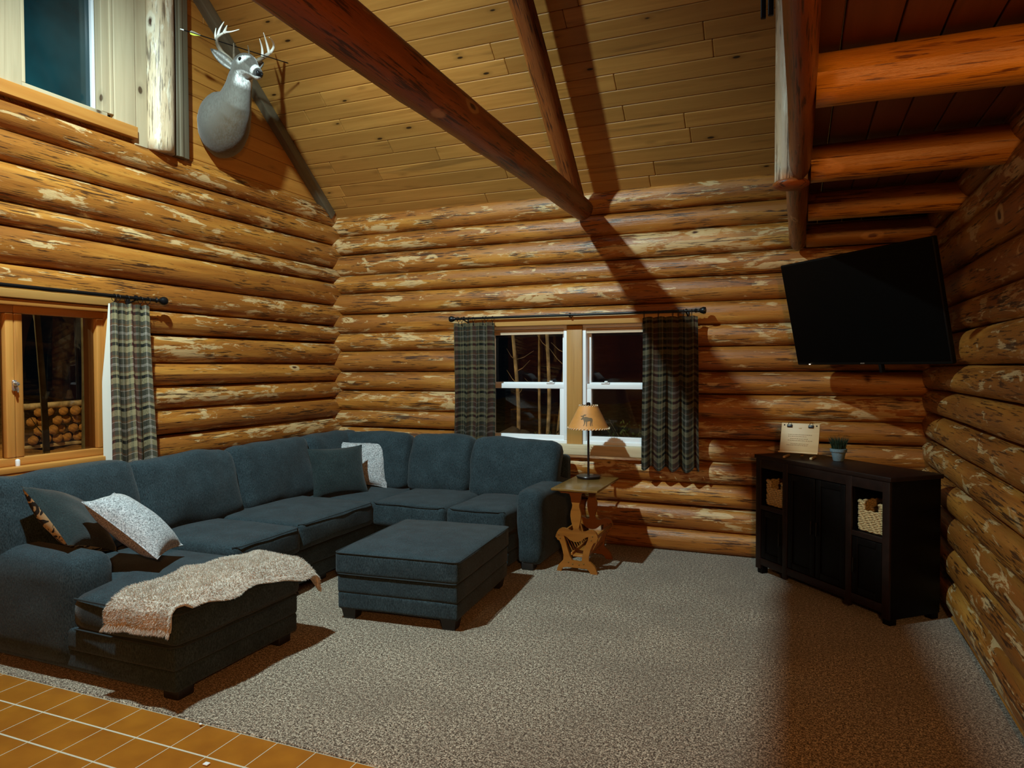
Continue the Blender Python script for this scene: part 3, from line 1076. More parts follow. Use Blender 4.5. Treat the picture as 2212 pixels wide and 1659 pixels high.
top = [throw_pt(i, j, 0.014) for i in range(NU) for j in range(NV)]
bot = [throw_pt(i, j, 0.004) for i in range(NU) for j in range(NV)]
b = B()
n0 = len(top)
fs = []
for i in range(NU - 1):
    for j in range(NV - 1):
        a = i * NV + j
        fs.append((a, a + NV, a + NV + 1, a + 1))
        fs.append((n0 + a, n0 + a + 1, n0 + a + NV + 1, n0 + a + NV))
edge = [i * NV for i in range(NU)] + [(NU - 1) * NV + j for j in range(1, NV)] + [i * NV + NV - 1 for i in range(NU - 2, -1, -1)] + [j for j in range(NV - 2, 0, -1)]
for a, e in zip(edge, edge[1:] + edge[:1]):
    fs.append((a, e, n0 + e, n0 + a))
b.add(top + bot, fs)
bl = recalc(part(b, 'backing', M['fur'], th, smooth=True))
b = B()
vs, fs = [], []
for k in range(34000):
    i = rnd.random() * (NU - 1.001)
    j = rnd.random() * (NV - 1.001)
    if rnd.random() < 0.10:
        j = rnd.choice([0.0, NV - 1.01]) + rnd.uniform(0, 0.3)
        j = min(j, NV - 1.01)
    if rnd.random() < 0.05:
        i = rnd.uniform(0, 0.5)
    ii, jj = int(i), int(j)
    fi, fj = i - ii, j - jj
    p = (throw_pt(ii, jj, 0.013) * (1 - fi) + throw_pt(ii + 1, jj, 0.013) * fi) * (1 - fj) + (throw_pt(ii, jj + 1, 0.013) * (1 - fi) + throw_pt(ii + 1, jj + 1, 0.013) * fi) * fj
    d1 = throw_pt(ii + 1, jj) - throw_pt(ii, jj)
    d2 = throw_pt(ii, jj + 1) - throw_pt(ii, jj)
    nn = d2.cross(d1).normalized()
    if nn.z < -0.3 or (abs(nn.z) < 0.5 and ((ii < 5 and nn.y > 0) or (ii > NU - 5 and nn.y < 0))):
        nn = -nn
    cl = mnoise.noise_vector(p * 16.0)
    d = (nn * 0.75 + cl * 0.45 + Vector((rnd.uniform(-.4, .4), rnd.uniform(-.4, .4), rnd.uniform(-.45, .15)))).normalized() * rnd.uniform(0.007, 0.0145)
    if jj == 0:
        d += Vector((-0.008, 0, -0.003))
    if jj >= NV - 2:
        d += Vector((0.006, 0, -0.008))
    if ii == 0:
        d += Vector((0, -0.003, -0.014))
    sd = d.cross(Vector((rnd.uniform(-1, 1), rnd.uniform(-1, 1), rnd.uniform(-1, 1)))).normalized() * rnd.uniform(0.0010, 0.0020)
    o = len(vs)
    vs += [p - sd, p + sd, p + d]
    fs.append((o, o + 1, o + 2))
b.add(vs, fs)
o = part(b, 'fur_pile', M['fur'], th, smooth=False)
tag(o, kind='stuff')

# ------------------------------------------------------------------ throw pillows


def frame(xa, n):
    n = Vector(n).normalized()
    xa = Vector(xa)
    xa = (xa - n * xa.dot(n)).normalized()
    za = xa.cross(n)
    return Matrix((xa, n, za)).transposed().to_4x4()


def pillow_half(b, w_, h_, t_, side, n=22, seed=0, sag=0.0):
    P_, uv_ = [], []
    for i in range(n + 1):
        for j in range(n + 1):
            u, v = -1 + 2 * i / n, -1 + 2 * j / n
            e = max(0.0, (1 - abs(u) ** 2.4)) ** 0.55 * max(0.0, (1 - abs(v) ** 2.4)) ** 0.55
            x = u * w_ / 2 * (1 - 0.085 * (1 - v * v) * abs(u) ** 3)
            z = v * h_ / 2 * (1 - 0.085 * (1 - u * u) * abs(v) ** 3)
            wr = mnoise.noise(Vector((x * 9 + seed, z * 9, side * 3.0))) * 0.010 * (1 if 0 < i < n and 0 < j < n else 0)
            P_.append(Vector((x, side * (t_ / 2 * e + wr * e), z - sag * (1 - u * u) * (v > 0) * v)))
            uv_.append((x, z))
    b.grid(P_, uv_, n + 1, n + 1)


def pillow(name, label, c, xa, n, w_, h_, t_, mat, seed, back=None, pipe=None, sag=0.0, halves=True):
    r = thing(name, label, 'pillow', c)
    r.matrix_world = Matrix.Translation(Vector(c)) @ frame(xa, n)
    for side, nm, mm in ((1, 'front_cover', mat), (-1, 'back_cover', back or mat)):
        b = B()
        pillow_half(b, w_, h_, t_, side, seed=seed, sag=sag)
        recalc(b.done(nm, mm, r, smooth=True))
    if pipe:
        b = B()
        loop = []
        n_ = 18
        for (a0, a1) in (((-1, -1), (1, -1)), ((1, -1), (1, 1)), ((1, 1), (-1, 1)), ((-1, 1), (-1, -1))):
            for k in range(n_):
                t = k / n_
                u, v = a0[0] + (a1[0] - a0[0]) * t, a0[1] + (a1[1] - a0[1]) * t
                loop.append((u * w_ / 2 * (1 - 0.085 * (1 - v * v) * abs(u) ** 3), 0, v * h_ / 2 * (1 - 0.085 * (1 - u * u) * abs(v) ** 3) - sag * (1 - u * u) * (v > 0) * v))
        b.tube(loop, 0.0035, 6, closed=True)
        b.done('seam', pipe, r, smooth=True)
    return r


def mat_swirl():
    m = NT('tan and black swirl print')
    n = m.noise(m.scl(m.obj(), (17, 17, 17)), 1.0, 1.0, 0.5, 1.2)
    c = m.ramp(n, [(0.44, (0.015, 0.013, 0.01)), (0.47, (0.55, 0.44, 0.24)), (0.58, (0.55, 0.44, 0.24)), (0.61, (0.015, 0.013, 0.01))])
    return m.set(Base_Color=c, Roughness=0.9)


SW = mat_swirl()
SLATE = mat_fabric('dark slate pillow cloth', (0.006, 0.012, 0.013), (0.026, 0.042, 0.044), scale=220, sheen=0.2)
pillow('throw_pillow', 'dark slate pillow with a tan print back, leaning in the chaise arm corner', (-3.43, 2.43, 0.675), (0.76, 0.0, -0.65), (0.56, 0.44, 0.70), 0.42, 0.40, 0.16, SLATE, 1, back=SW)
pillow('lumbar_pillow', 'light grey tweed lumbar pillow propped on the chaise near the fur throw', (-3.17, 2.585, 0.64), (0.70, 0.33, -0.63), (0.54, 0.315, 0.767), 0.46, 0.33, 0.17, M['tweed'], 2, pipe=M['tweed'])
pillow('throw_pillow', 'plain dark slate pillow standing in the sofa corner, in front of a grey one', (-3.38, 4.60, 0.625), (0.52, 0.85, 0), (0.80, -0.50, 0.30), 0.46, 0.40, 0.14, SLATE, 3)
pillow('throw_pillow', 'light grey tweed pillow in the sofa corner, partly hidden behind a dark one', (-3.42, 4.985, 0.625), (0.92, 0.25, 0.02), (0.25, -0.90, 0.32), 0.46, 0.40, 0.14, M['tweed'], 4, pipe=M['tweed'], sag=0.02)

# ------------------------------------------------------------------ side table with magazine rack
tb = thing('side_table', 'varnished oak side table with lyre shaped ends and a magazine rack', 'side table', (-1.43, 4.93, 0))


def lyre(pts):
    out = []
    for zx, zy in pts:
        px, py = 1180 + zx / 4.044, 850 + zy / 4.044
        out.append((-1.53 + (px - 1220) * 0.00339, max(0.0, (1233 + (px - 1213) * 0.09 - py) * 0.00337)))
    return out


OUT = [(110, 852), (118, 866), (140, 880), (180, 884), (212, 890), (224, 920), (228, 955), (238, 985), (236, 1005), (224, 1040), (221, 1075), (228, 1125), (240, 1165), (246, 1190), (238, 1206), (215, 1205),
       (190, 1190), (165, 1181), (140, 1181), (118, 1192), (103, 1214), (93, 1238), (88, 1256), (100, 1266), (106, 1280), (124, 1288), (140, 1325), (152, 1370), (160, 1410), (158, 1450), (140, 1470), (118, 1492), (106, 1520), (100, 1548), (140, 1553),
       (146, 1530), (158, 1518), (190, 1514), (360, 1530), (380, 1545), (396, 1582), (456, 1586), (446, 1545), (430, 1510), (400, 1482), (380, 1462), (382, 1420), (392, 1375), (410, 1335), (424, 1312), (446, 1306), (452, 1290), (460, 1272),
       (452, 1245), (440, 1222), (420, 1206), (396, 1201), (370, 1206), (345, 1216), (320, 1216), (304, 1206), (294, 1186), (302, 1150), (312, 1110), (314, 1066), (306, 1030), (297, 1005), (298, 985), (308, 950), (310, 915), (318, 892), (360, 890), (400, 886), (430, 872), (442, 858)]
HOLE = [(163, 1245), (190, 1260), (215, 1284), (245, 1298), (270, 1302), (295, 1300), (318, 1290), (345, 1268), (376, 1258), (374, 1285), (352, 1330), (334, 1375), (324, 1425), (318, 1472), (236, 1458), (210, 1408), (196, 1360), (182, 1310)]
o_, h_ = lyre(OUT), lyre(HOLE)
for y in (4.70, 5.12):
    b = B()
    b.plate(o_, h_, lambda a, c, t, y=y: (a, y + t, c), -0.011, 0.011)
    o = recalc(part(b, 'end_panel', M['oak'], tb, smooth=25))
    for zx, zy in ((118, 1235), (130, 1265), (412, 1255), (402, 1287), (203, 1472), (240, 1488), (296, 1494), (336, 1487)):
        (px, pz), = lyre([(zx, zy)])
        b = B()
        b.lathe([(0.0, 0.004), (0.004, 0.003), (0.006, 0.0)], (px, y - 0.0115, pz), 10, Matrix.Rotation(rad(90), 3, 'X'))
        k = part(b, 'plug', M['oak_top'], tb)
        k.parent = o
b = B()
b.box((-1.432, 4.925, 0.5915), (0.336, 0.62, 0.017), r=0.004, uvax=1)
part(b, 'table_top', M['oak_top'], tb)
b = B()
b.box((-1.42, 4.91, 0.112), (0.10, 0.40, 0.012), r=0.003, uvax=1)
part(b, 'rack_floor', M['oak'], tb)
for sx in (-1, 1):
    b = B()
    b.box((-1.42 + sx * 0.128, 4.91, 0.262), (0.014, 0.40, 0.028), r=0.004, uvax=1)
    b.box((-1.42 + sx * 0.058, 4.91, 0.125), (0.014, 0.40, 0.022), r=0.004, uvax=1)
    for k in range(8):
        y = 4.75 + k * 0.046
        b.tube([(-1.42 + sx * 0.060, y, 0.128), (-1.42 + sx * 0.127, y, 0.262)], 0.0034, 8)
    part(b, 'rack_side', M['oak'], tb)

# ------------------------------------------------------------------ lamp with moose shade
LX, LY, LZ = -1.475, 5.13, 0.6005
lp = thing('table_lamp', 'bronze table lamp with a laced parchment shade printed with a moose', 'lamp', (LX, LY, LZ))
b = B()
b.lathe([(0.0, 0.0), (0.085, 0.0), (0.088, 0.006), (0.092, 0.016), (0.090, 0.020), (0.03, 0.0235), (0.012, 0.026), (0.0, 0.026)], (LX, LY, LZ), 36)
part(b, 'base', M['bronze'], lp)
b = B()
b.lathe([(0.0085, 0.02), (0.0085, 0.545), (0.016, 0.55), (0.016, 0.575), (0.0, 0.58)], (LX, LY, LZ), 18)
part(b, 'pole', M['bronze'], lp)
b = B()
R0, R1, ZB, ZT = 0.158, 0.069, 0.378, 0.556
b.lathe([(R0, ZB), (R0 * 0.66 + R1 * 0.34, ZB + (ZT - ZB) * 0.34), (R1, ZT), (R1 - 0.003, ZT), (R0 * 0.66 + R1 * 0.34 - 0.003, ZB + (ZT - ZB) * 0.34), (R0 - 0.003, ZB), (R0, ZB)], (LX, LY, LZ), 48)
sh = recalc(part(b, 'shade', M['parch'], lp, smooth=30))
for (r_, z_, n_) in ((R0, ZB + 0.004, 40), (R1, ZT - 0.004, 22)):
    b = B()
    for k in range(n_):
        a = 2 * math.pi * k / n_
        a2 = a + 2 * math.pi / n_ * 0.62
        b.tube([(LX + (r_ + 0.002) * math.cos(a), LY + (r_ + 0.002) * math.sin(a), LZ + z_ - 0.005),
                (LX + (r_ + 0.003) * math.cos((a + a2) / 2), LY + (r_ + 0.003) * math.sin((a + a2) / 2), LZ + z_ + 0.002),
                (LX + (r_ + 0.001) * math.cos(a2), LY + (r_ + 0.001) * math.sin(a2), LZ + z_ + 0.006)], 0.0026, 6)
    o = part(b, 'lacing', M['lace'], lp)
    o.parent = sh
# harp spokes carrying the shade
b = B()
for k in range(3):
    a = 2.1 * k + 0.4
    b.tube([(LX, LY, LZ + 0.56), (LX + R1 * math.cos(a), LY + R1 * math.sin(a), LZ + 0.548)], 0.002, 6)
part(b, 'spider', M['bronze'], lp)
# moose silhouette wrapped on the shade, facing the room
MO = [(-.50, .18), (-.56, .10), (-.53, .04), (-.42, .06), (-.36, .12), (-.30, .02), (-.24, -.12), (-.22, -.30), (-.30, -.52), (-.26, -.56), (-.14, -.30), (-.12, -.10), (-.06, -.12), (-.04, -.34), (-.02, -.56), (.04, -.56), (.03, -.30), (.06, -.10),
      (.28, -.06), (.34, -.14), (.30, -.34), (.34, -.56), (.40, -.56), (.40, -.30), (.46, -.12), (.44, -.30), (.50, -.54), (.55, -.52), (.50, -.26), (.54, -.02), (.52, .14), (.44, .24), (.20, .26), (.04, .32), (-.10, .36), (-.22, .32), (-.30, .34), (-.24, .44), (-.10, .46), (-.06, .60), (-.14, .54), (-.20, .62), (-.25, .52), (-.30, .58), (-.34, .44),
      (-.40, .50), (-.46, .42), (-.56, .46), (-.60, .38), (-.54, .34), (-.40, .34), (-.42, .26)]
a0 = math.atan2(-1, 0.18)
b = B()


def on_shade(u, v, lay):
    zz = ZB + (ZT - ZB) * (0.40 + 0.42 * v)
    rr = R0 + (R1 - R0) * (zz - ZB) / (ZT - ZB) + lay
    a = a0 + u * 0.082 / rr
    return (LX + rr * math.cos(a), LY + rr * math.sin(a), LZ + zz)


def split_tri(t, n):
    if n == 0:
        return [t]
    a, c, d = t
    m = lambda p, q: ((p[0] + q[0]) / 2, (p[1] + q[1]) / 2)
    ab, cd, da = m(a, c), m(c, d), m(d, a)
    return [x for q in ((a, ab, da), (ab, c, cd), (da, cd, d), (ab, cd, da)) for x in split_tri(q, n - 1)]


for tri in tessellate_polygon([[Vector((x, y, 0)) for x, y in MO]]):
    for t in split_tri([MO[i] for i in tri], 3):
        b.add([on_shade(u, v, 0.0012) for u, v in t], [(0, 1, 2)])
o = recalc(part(b, 'moose_print', M['moose'], lp, smooth=False))
o.parent = sh

# ------------------------------------------------------------------ curtains and rods


def curtain(name, label, ax, base, w_, z0, z1, folds, amp, mat, seed, hem=0.012, lining=False, flare=0.0, du=0.0):
    """ax 'x': runs along +X at y=base[1]; ax 'y': runs along +Y at x=base[0]"""
    r = thing(name, label, 'curtain', (base[0] + (w_ / 2 if ax == 'x' else 0), base[1] + (w_ / 2 if ax == 'y' else 0), z0), group=None)
    rnd = random.Random(seed)
    ph = [rnd.uniform(0, 6.28) for _ in range(4)]
    nu, nv = 150, 40

    def pt(i, j, o):
        s = i / (nu - 1)
        t = j / (nv - 1)
        a = amp * (0.55 + 0.6 * t)
        d = a * (math.sin(2 * math.pi * folds * s + ph[0] + 0.5 * math.sin(2 * math.pi * s + ph[1])) + 0.35 * math.sin(2 * math.pi * folds * 2.1 * s + ph[2] + t))
        run = s * w_ * (1 + flare * t) + 0.010 * math.sin(2 * math.pi * folds * s + ph[3]) + 0.012 * t * math.sin(3 * t + ph[1])
        z = z1 + (z0 - z1) * t + hem * math.sin(2 * math.pi * folds * s + ph[0] + 1.0) * t + (0.008 * abs(math.sin(math.pi * 5 * s)) - 0.008) * (1 - t)
        if ax == 'x':
            return Vector((base[0] + run, base[1] + d - o, z))
        return Vector((base[0] + d + o, base[1] + run, z))
    b = B()
    vs, uvs, fs = [], [], []
    arc = [0.0]
    for i in range(1, nu):
        arc.append(arc[-1] + (pt(i, 20, 0) - pt(i - 1, 20, 0)).length)
    for o in (0.0025, 0.0):
        for i in range(nu):
            for j in range(nv):
                vs.append(pt(i, j, o))
                uvs.append((arc[i] + du, z1 - z0 - (z1 - z0) * j / (nv - 1) + du))
    n0 = nu * nv
    for i in range(nu - 1):
        for j in range(nv - 1):
            a = i * nv + j
            fs.append((a, a + nv, a + nv + 1, a + 1))
            fs.append((n0 + a, n0 + a + 1, n0 + a + nv + 1, n0 + a + nv))
    for i in range(nu - 1):
        for j in (0, nv - 1):
            a = i * nv + j
            fs.append((a, a + nv, n0 + a + nv, n0 + a))
    for j in range(nv - 1):
        for i in (0, nu - 1):
            a = i * nv + j
            fs.append((a, a + 1, n0 + a + 1, n0 + a))
    b.add(vs, fs, uvs)
    recalc(part(b, 'cloth', mat, r, smooth=50))
    if lining:
        b = B()
        vs, fs = [], []
        for o in (0.0, 0.002):
            for j in range(nv):
                t = j / (nv - 1)
                p = pt(0, j, -0.002)
                wd = 0.0005 + 0.036 * math.sin(math.pi * (0.2 + 0.4 * t)) * min(1, t * 2.2)
                vs += [p + Vector((-0.001 - o, 0.01, 0)), p + Vector((-0.010 - o, -wd * 0.45, 0)), p + Vector((-0.010 - wd * 0.5 - o, -wd, 0))]
        fs = []
        for j in range(nv - 1):
            for k in range(2):
                a = j * 3 + k
                fs.append((a, a + 1, a + 4, a + 3))
                q = nv * 3 + a
                fs.append((q, q + 3, q + 4, q + 1))
        b.add(vs, fs)
        part(b, 'lining', M['lining'], r, smooth=True)
    return r


def rod(name, label, p0, p1, rr, wall, brs, rings, cat='curtain rod'):
    p0, p1 = Vector(p0), Vector(p1)
    r = thing(name, label, cat, (p0 + p1) / 2)
    d = (p1 - p0).normalized()
    b = B()
    b.tube([p0, p1], rr, 14)
    part(b, 'pole', M['iron'], r)
    for e, s in ((p0, -1), (p1, 1)):
        b = B()
        q = d.to_track_quat('Z', 'Y').to_matrix() if s > 0 else (-d).to_track_quat('Z', 'Y').to_matrix()
        b.lathe([(rr, -0.01), (rr * 1.5, 0.0), (rr * 1.1, 0.010), (rr * 1.15, 0.024), (rr * 1.9, 0.036), (rr * 2.5, 0.052), (rr * 2.55, 0.062), (rr * 2.2, 0.074), (0, 0.078)], e, 18, q)
        part(b, 'finial', M['iron'], r)
    for t in brs:
        p = p0 + (p1 - p0) * t
        b = B()
        wv = Vector(wall)
        b.tube([p + wv * 1.0 + Vector((0, 0, -0.03)), p + wv * 0.5 + Vector((0, 0, -0.022)), p + Vector((0, 0, -0.012))], 0.006, 8)
        b.box(p + wv * 0.98 + Vector((0, 0, -0.03)), (0.022, 0.022, 0.055), r=0.003)
        b.tube([p - d * 0.006, p + d * 0.006], rr * 1.6, 12)
        part(b, 'bracket', M['iron'], r)
    for t in rings:
        p = p0 + (p1 - p0) * t
        b = B()
        a_, c_ = ang_frame(d)
        loop = [p + (a_ * math.cos(k * 0.524) + c_ * math.sin(k * 0.524)) * rr * 2.0 + Vector((0, 0, -rr * 0.8)) for k in range(12)]
        b.tube(loop, 0.0018, 6, closed=True)
        b.tube([p + Vector((0, 0, -rr * 2.8)), p + Vector((0, 0, -rr * 2.8 - 0.018))], 0.0028, 6)
        b.box(p + Vector((0, 0, -rr * 2.8 - 0.022)), (0.009, 0.009, 0.014), r=0.002)
        part(b, 'clip_ring', M['iron'], r)
    return r


rod('curtain_rod', 'black curtain rod with ball ends above the white double windows', (-2.715, 5.395, 1.864), (-0.715, 5.395, 1.868), 0.0105, (0, 0.105, 0), (0.03, 0.505, 0.965),
    (0.005, 0.02, 0.055, 0.075, 0.12, 0.135, 0.165, 0.805, 0.86, 0.915, 0.935, 0.955, 0.985))
rod('curtain_rod', 'black curtain rod with a ball end above the wood framed left window', (-3.965, 1.2, 1.902), (-3.965, 3.425, 1.902), 0.0115, (-0.075, 0, 0), (0.05, 0.93),
    (0.86, 0.872, 0.90, 0.945, 0.97))
curtain('curtain', 'olive plaid curtain at the left half of the white double windows', 'x', (-2.765, 5.395), 0.385, 0.79, 1.828, 4.0, 0.020, M['plaid_shaded'], 4)
curtain('curtain', 'shaded dark plaid curtain with a wavy hem behind the moose lamp, right of the windows', 'x', (-1.108, 5.395), 0.415, 0.665, 1.832, 4.0, 0.024, M['plaid_shaded'], 9, hem=0.020, flare=0.06, du=0.13)
curtain('curtain', 'lighter olive plaid curtain with white lining beside the wood framed window', 'y', (-3.955, 3.075), 0.285, 0.80, 1.862, 2.6, 0.020, M['plaid'], 6, lining=True, flare=0.08, du=0.05)

# ------------------------------------------------------------------ shoulder mount of a white tailed buck


def mat_hide():
    m = NT('deer hide')
    a = m.n('ShaderNodeVertexColor', layer_name='pigment').outputs[0]
    n = m.noise(m.scl(m.obj(), (1, 1, 0.45)), 80.0, 3.0, 0.7)
    c = m.mix(m.ramp(n, [(0.36, 0.65), (0.60, 0.0)]), a, (0.10, 0.085, 0.07))
    m.bump(n, 0.35, 0.004)
    return m.set(Base_Color=c, Roughness=0.85, Specular_IOR_Level=0.2, Sheen_Weight=0.2)


HIDE = mat_hide()
DB = Vector((-4.045, 4.055, 3.255))
DF = Vector((0.9397, -0.342, 0)).normalized()
DL = Vector((0.342, 0.9397, 0)).normalized()
DZ = Vector((0, 0, 1))
RINGS = [  # s, z, tilt, half width, half height
    (0.000, 0.000, 0, 0.150, 0.215), (0.055, -0.005, 2, 0.168, 0.236), (0.13, 0.000, 8, 0.170, 0.236), (0.20, 0.025, 22, 0.150, 0.212),
    (0.262, 0.080, 40, 0.122, 0.172), (0.310, 0.140, 52, 0.100, 0.136), (0.345, 0.200, 60, 0.086, 0.112), (0.372, 0.255, 58, 0.078, 0.100),
    (0.400, 0.300, 38, 0.076, 0.094), (0.435, 0.322, 5, 0.078, 0.090), (0.478, 0.318, -20, 0.070, 0.080), (0.520, 0.298, -32, 0.056, 0.066),
    (0.560, 0.268, -36, 0.043, 0.052), (0.595, 0.240, -37, 0.037, 0.044), (0.622, 0.218, -37, 0.034, 0.039), (0.640, 0.205, -37, 0.027, 0.029), (0.648, 0.199, -37, 0.010, 0.010)]


def crom(p0, p1, p2, p3, t):
    return tuple(0.5 * (2 * b_ + (c_ - a_) * t + (2 * a_ - 5 * b_ + 4 * c_ - d_) * t * t + (-a_ + 3 * b_ - 3 * c_ + d_) * t ** 3) for a_, b_, c_, d_ in zip(p0, p1, p2, p3))


def dpt(s, z, a=0.0, l=0.0):
    return DB + DF * s + DZ * z + DL * l


fine = []
for i in range(len(RINGS) - 1):
    q = [RINGS[max(0, i - 1)], RINGS[i], RINGS[i + 1], RINGS[min(len(RINGS) - 1, i + 2)]]
    for k in range(5):
        fine.append(crom(*q, k / 5))
fine.append(RINGS[-1])
EYE = [(0.492, 0.340, 1), (0.492, 0.340, -1)]
SEG = 36
vs, fs, cols = [], [], []
for s, z, a, ry, rm in fine:
    n_ = DF * math.cos(rad(a)) + DZ * math.sin(rad(a))
    m_ = -DF * math.sin(rad(a)) + DZ * math.cos(rad(a))
    for k in range(SEG):
        t = 2 * math.pi * k / SEG
        cx_, sy_ = math.cos(t), math.sin(t)
        p = DB + DF * s + DZ * z + DL * (cx_ * ry) + m_ * (sy_ * rm)
        base = Vector((0.145, 0.135, 0.115))
        und = max(0.0, -sy_)
        if s < 0.30:                       # brisket darkens towards the underside
            base = base.lerp(Vector((0.070, 0.048, 0.028)), min(1, und ** 1.2 * (1.4 if z < 0.08 else 0.95)))
        elif s < 0.42 and a > 20:
            base = base.lerp(Vector((0.80, 0.80, 0.78)), max(0.0, min(1, (und - 0.45) * 4)) * max(0, min(1, (s - 0.352) * 60)))
        if a < 10 and s > 0.42:            # face
            if sy_ > 0.25:
                base = base.lerp(Vector((0.050, 0.042, 0.034)), 0.85)
            if sy_ < -0.55:
                base = base.lerp(Vector((0.74, 0.74, 0.72)), 0.85)
            if 0.588 < s < 0.615 and sy_ > -0.6:
                base = Vector((0.72, 0.72, 0.70))
            if s >= 0.622 and sy_ > -0.25:
                base = Vector((0.018, 0.018, 0.02))
            elif s >= 0.615 and sy_ <= -0.25:
                base = Vector((0.75, 0.75, 0.73))
            if s > 0.57 and -0.40 < sy_ < -0.18:
                base = Vector((0.04, 0.035, 0.03))
            for es, ez, sg in EYE:
                d = math.hypot((s - es) / 0.036, (p.z - DB.z - ez) / 0.030)
                if d < 1.0 and cx_ * sg > 0.2:
                    base = base.lerp(Vector((0.78, 0.79, 0.78)), min(1, (1.0 - d) * 3.0))
        wob = mnoise.noise(p * 22.0) * (0.006 if s < 0.3 else 0.002)
        p += (DL * cx_ + m_ * sy_) * wob
        vs.append(p)
        cols.append(tuple(base))
for i in range(len(fine) - 1):
    for k in range(SEG):
        k2 = (k + 1) % SEG
        fs.append((i * SEG + k, i * SEG + k2, (i + 1) * SEG + k2, (i + 1) * SEG + k))
fs.append(tuple(range(SEG))[::-1])
fs.append(tuple((len(fine) - 1) * SEG + k for k in range(SEG)))
dr = thing('deer_mount', 'mounted whitetail buck with antlers, on the gable boards above the log wall', 'deer mount', DB, kind='thing')
b = B()
b.add(vs, fs, col=cols)
recalc(part(b, 'body', HIDE, dr, smooth=True, cols=True))
b = B()
for k in range(2):
    pass
M['antler'] = None
_m = NT('antler bone')
_g = _m.n('ShaderNodeSeparateXYZ', {0: _m.uv()})
_n = _m.noise(_m.scl(_m.uv(), (12, 60, 1)), 1.0, 3.0)
_c = _m.mix(_m.ramp(_n, [(0.35, 0.0), (0.65, 1.0)]), (0.16, 0.12, 0.08), (0.34, 0.29, 0.22))
_c = _m.mix(_m.ramp(_g.outputs[0], [(0.20, 0.0), (0.30, 1.0)]), _c, (0.78, 0.77, 0.70))
_m.bump(_n, 0.3, 0.003)
M['antler'] = _m.set(Base_Color=_c, Roughness=0.45)
M['antler_tip'] = mat_plain('pale antler tine', (0.76, 0.75, 0.68), 0.45, var=0.12, scale=60)
M['velvet'] = mat_plain('dark brow tine', (0.16, 0.12, 0.08), 0.6, var=0.3, scale=60)


def horn(bld, pts, r0, r1):
    n = len(pts)
    pp = [pts[max(0, min(n - 1, i))] for i in range(-1, n + 2)]
    out = []
    for i in range(n - 1):
        for k in range(5):
            out.append(crom(*pp[i:i + 4], k / 5))
    out.append(pts[-1])
    m_ = len(out)
    bld.tube(out, [r0 + (r1 - r0) * (i / (m_ - 1)) ** 1.2 for i in range(m_)], 12)


AL = dict(beam=[(-3.715, 3.90, 3.585), (-3.728, 3.861, 3.629), (-3.76, 3.831, 3.663), (-3.763, 3.793, 3.697), (-3.743, 3.76, 3.723), (-3.716, 3.747, 3.735), (-3.662, 3.749, 3.752), (-3.615, 3.762, 3.756), (-3.564, 3.785, 3.772)],
          tines=[[(-3.746, 3.764, 3.720), (-3.762, 3.767, 3.763), (-3.745, 3.757, 3.803)], [(-3.725, 3.752, 3.730), (-3.713, 3.756, 3.784), (-3.678, 3.763, 3.836)], [(-3.665, 3.749, 3.750), (-3.644, 3.742, 3.771), (-3.617, 3.728, 3.784)]],
          brow=[(-3.705, 3.880, 3.625), (-3.672, 3.845, 3.675), (-3.656, 3.826, 3.714)])
AR = dict(beam=[(-3.675, 3.965, 3.600), (-3.659, 4.05, 3.675), (-3.652, 4.128, 3.742), (-3.626, 4.17, 3.791), (-3.596, 4.165, 3.827), (-3.571, 4.117, 3.838), (-3.549, 4.06, 3.833)],
          tines=[[(-3.650, 4.104, 3.728), (-3.651, 4.102, 3.792), (-3.635, 4.058, 3.839)], [(-3.634, 4.158, 3.770), (-3.631, 4.128, 3.835), (-3.609, 4.071, 3.883)]],
          brow=[(-3.662, 3.975, 3.625), (-3.639, 3.955, 3.695), (-3.62, 3.924, 3.732)])
for A in (AL, AR):
    b = B()
    horn(b, A['beam'], 0.0185, 0.002)
    an = part(b, 'antler', M['antler'], dr, smooth=True)
    for t in A['tines']:
        b = B()
        horn(b, t, 0.0115, 0.002)
        o = part(b, 'tine', M['antler_tip'], dr, smooth=True)
        o.parent = an
    b = B()
    horn(b, A['brow'], 0.010, 0.002)
    o = part(b, 'brow_tine', M['velvet'], dr, smooth=True)
    o.parent = an


def ear(tip, base, facing, w_):
    tip, base = Vector(tip), Vector(base)
    ax_ = tip - base
    sd = ax_.cross(Vector(facing)).normalized()
    up_ = sd.cross(ax_).normalized()
    vs, cols, fs = [], [], []
    nu, nv = 16, 11
    for lay in (0, 1):
        for i in range(nu):
            t = i / (nu - 1)
            wd = w_ * (math.sin(math.pi * min(1, 0.16 + 0.84 * t)) ** 0.75) * (1 if t < 0.98 else 0.3) + 0.002
            for j in range(nv):
                s = -1 + 2 * j / (nv - 1)
                cup = (s * s - 1) * wd * 0.55
                p = base + ax_ * t + sd * (s * wd) + up_ * (cup + (0.003 if lay else 0))
                vs.append(p)
                rim = abs(s) > 0.8 or t > 0.9
                cols.append((0.06, 0.055, 0.05) if rim else ((0.50, 0.49, 0.46) if lay and 0.25 < abs(s) < 0.8 else (0.16, 0.145, 0.125)))
    n0 = nu * nv
    for i in range(nu - 1):
        for j in range(nv - 1):
            a = i * nv + j
            fs.append((a, a + 1, a + nv + 1, a + nv))
            fs.append((n0 + a, n0 + a + nv, n0 + a + nv + 1, n0 + a + 1))
    for i in range(nu - 1):
        for j in (0, nv - 1):
            a = i * nv + j
            fs.append((a, a + nv, n0 + a + nv, n0 + a))
    b = B()
    b.add(vs, fs, col=cols)
    return recalc(part(b, 'ear', HIDE, dr, smooth=60, cols=True))


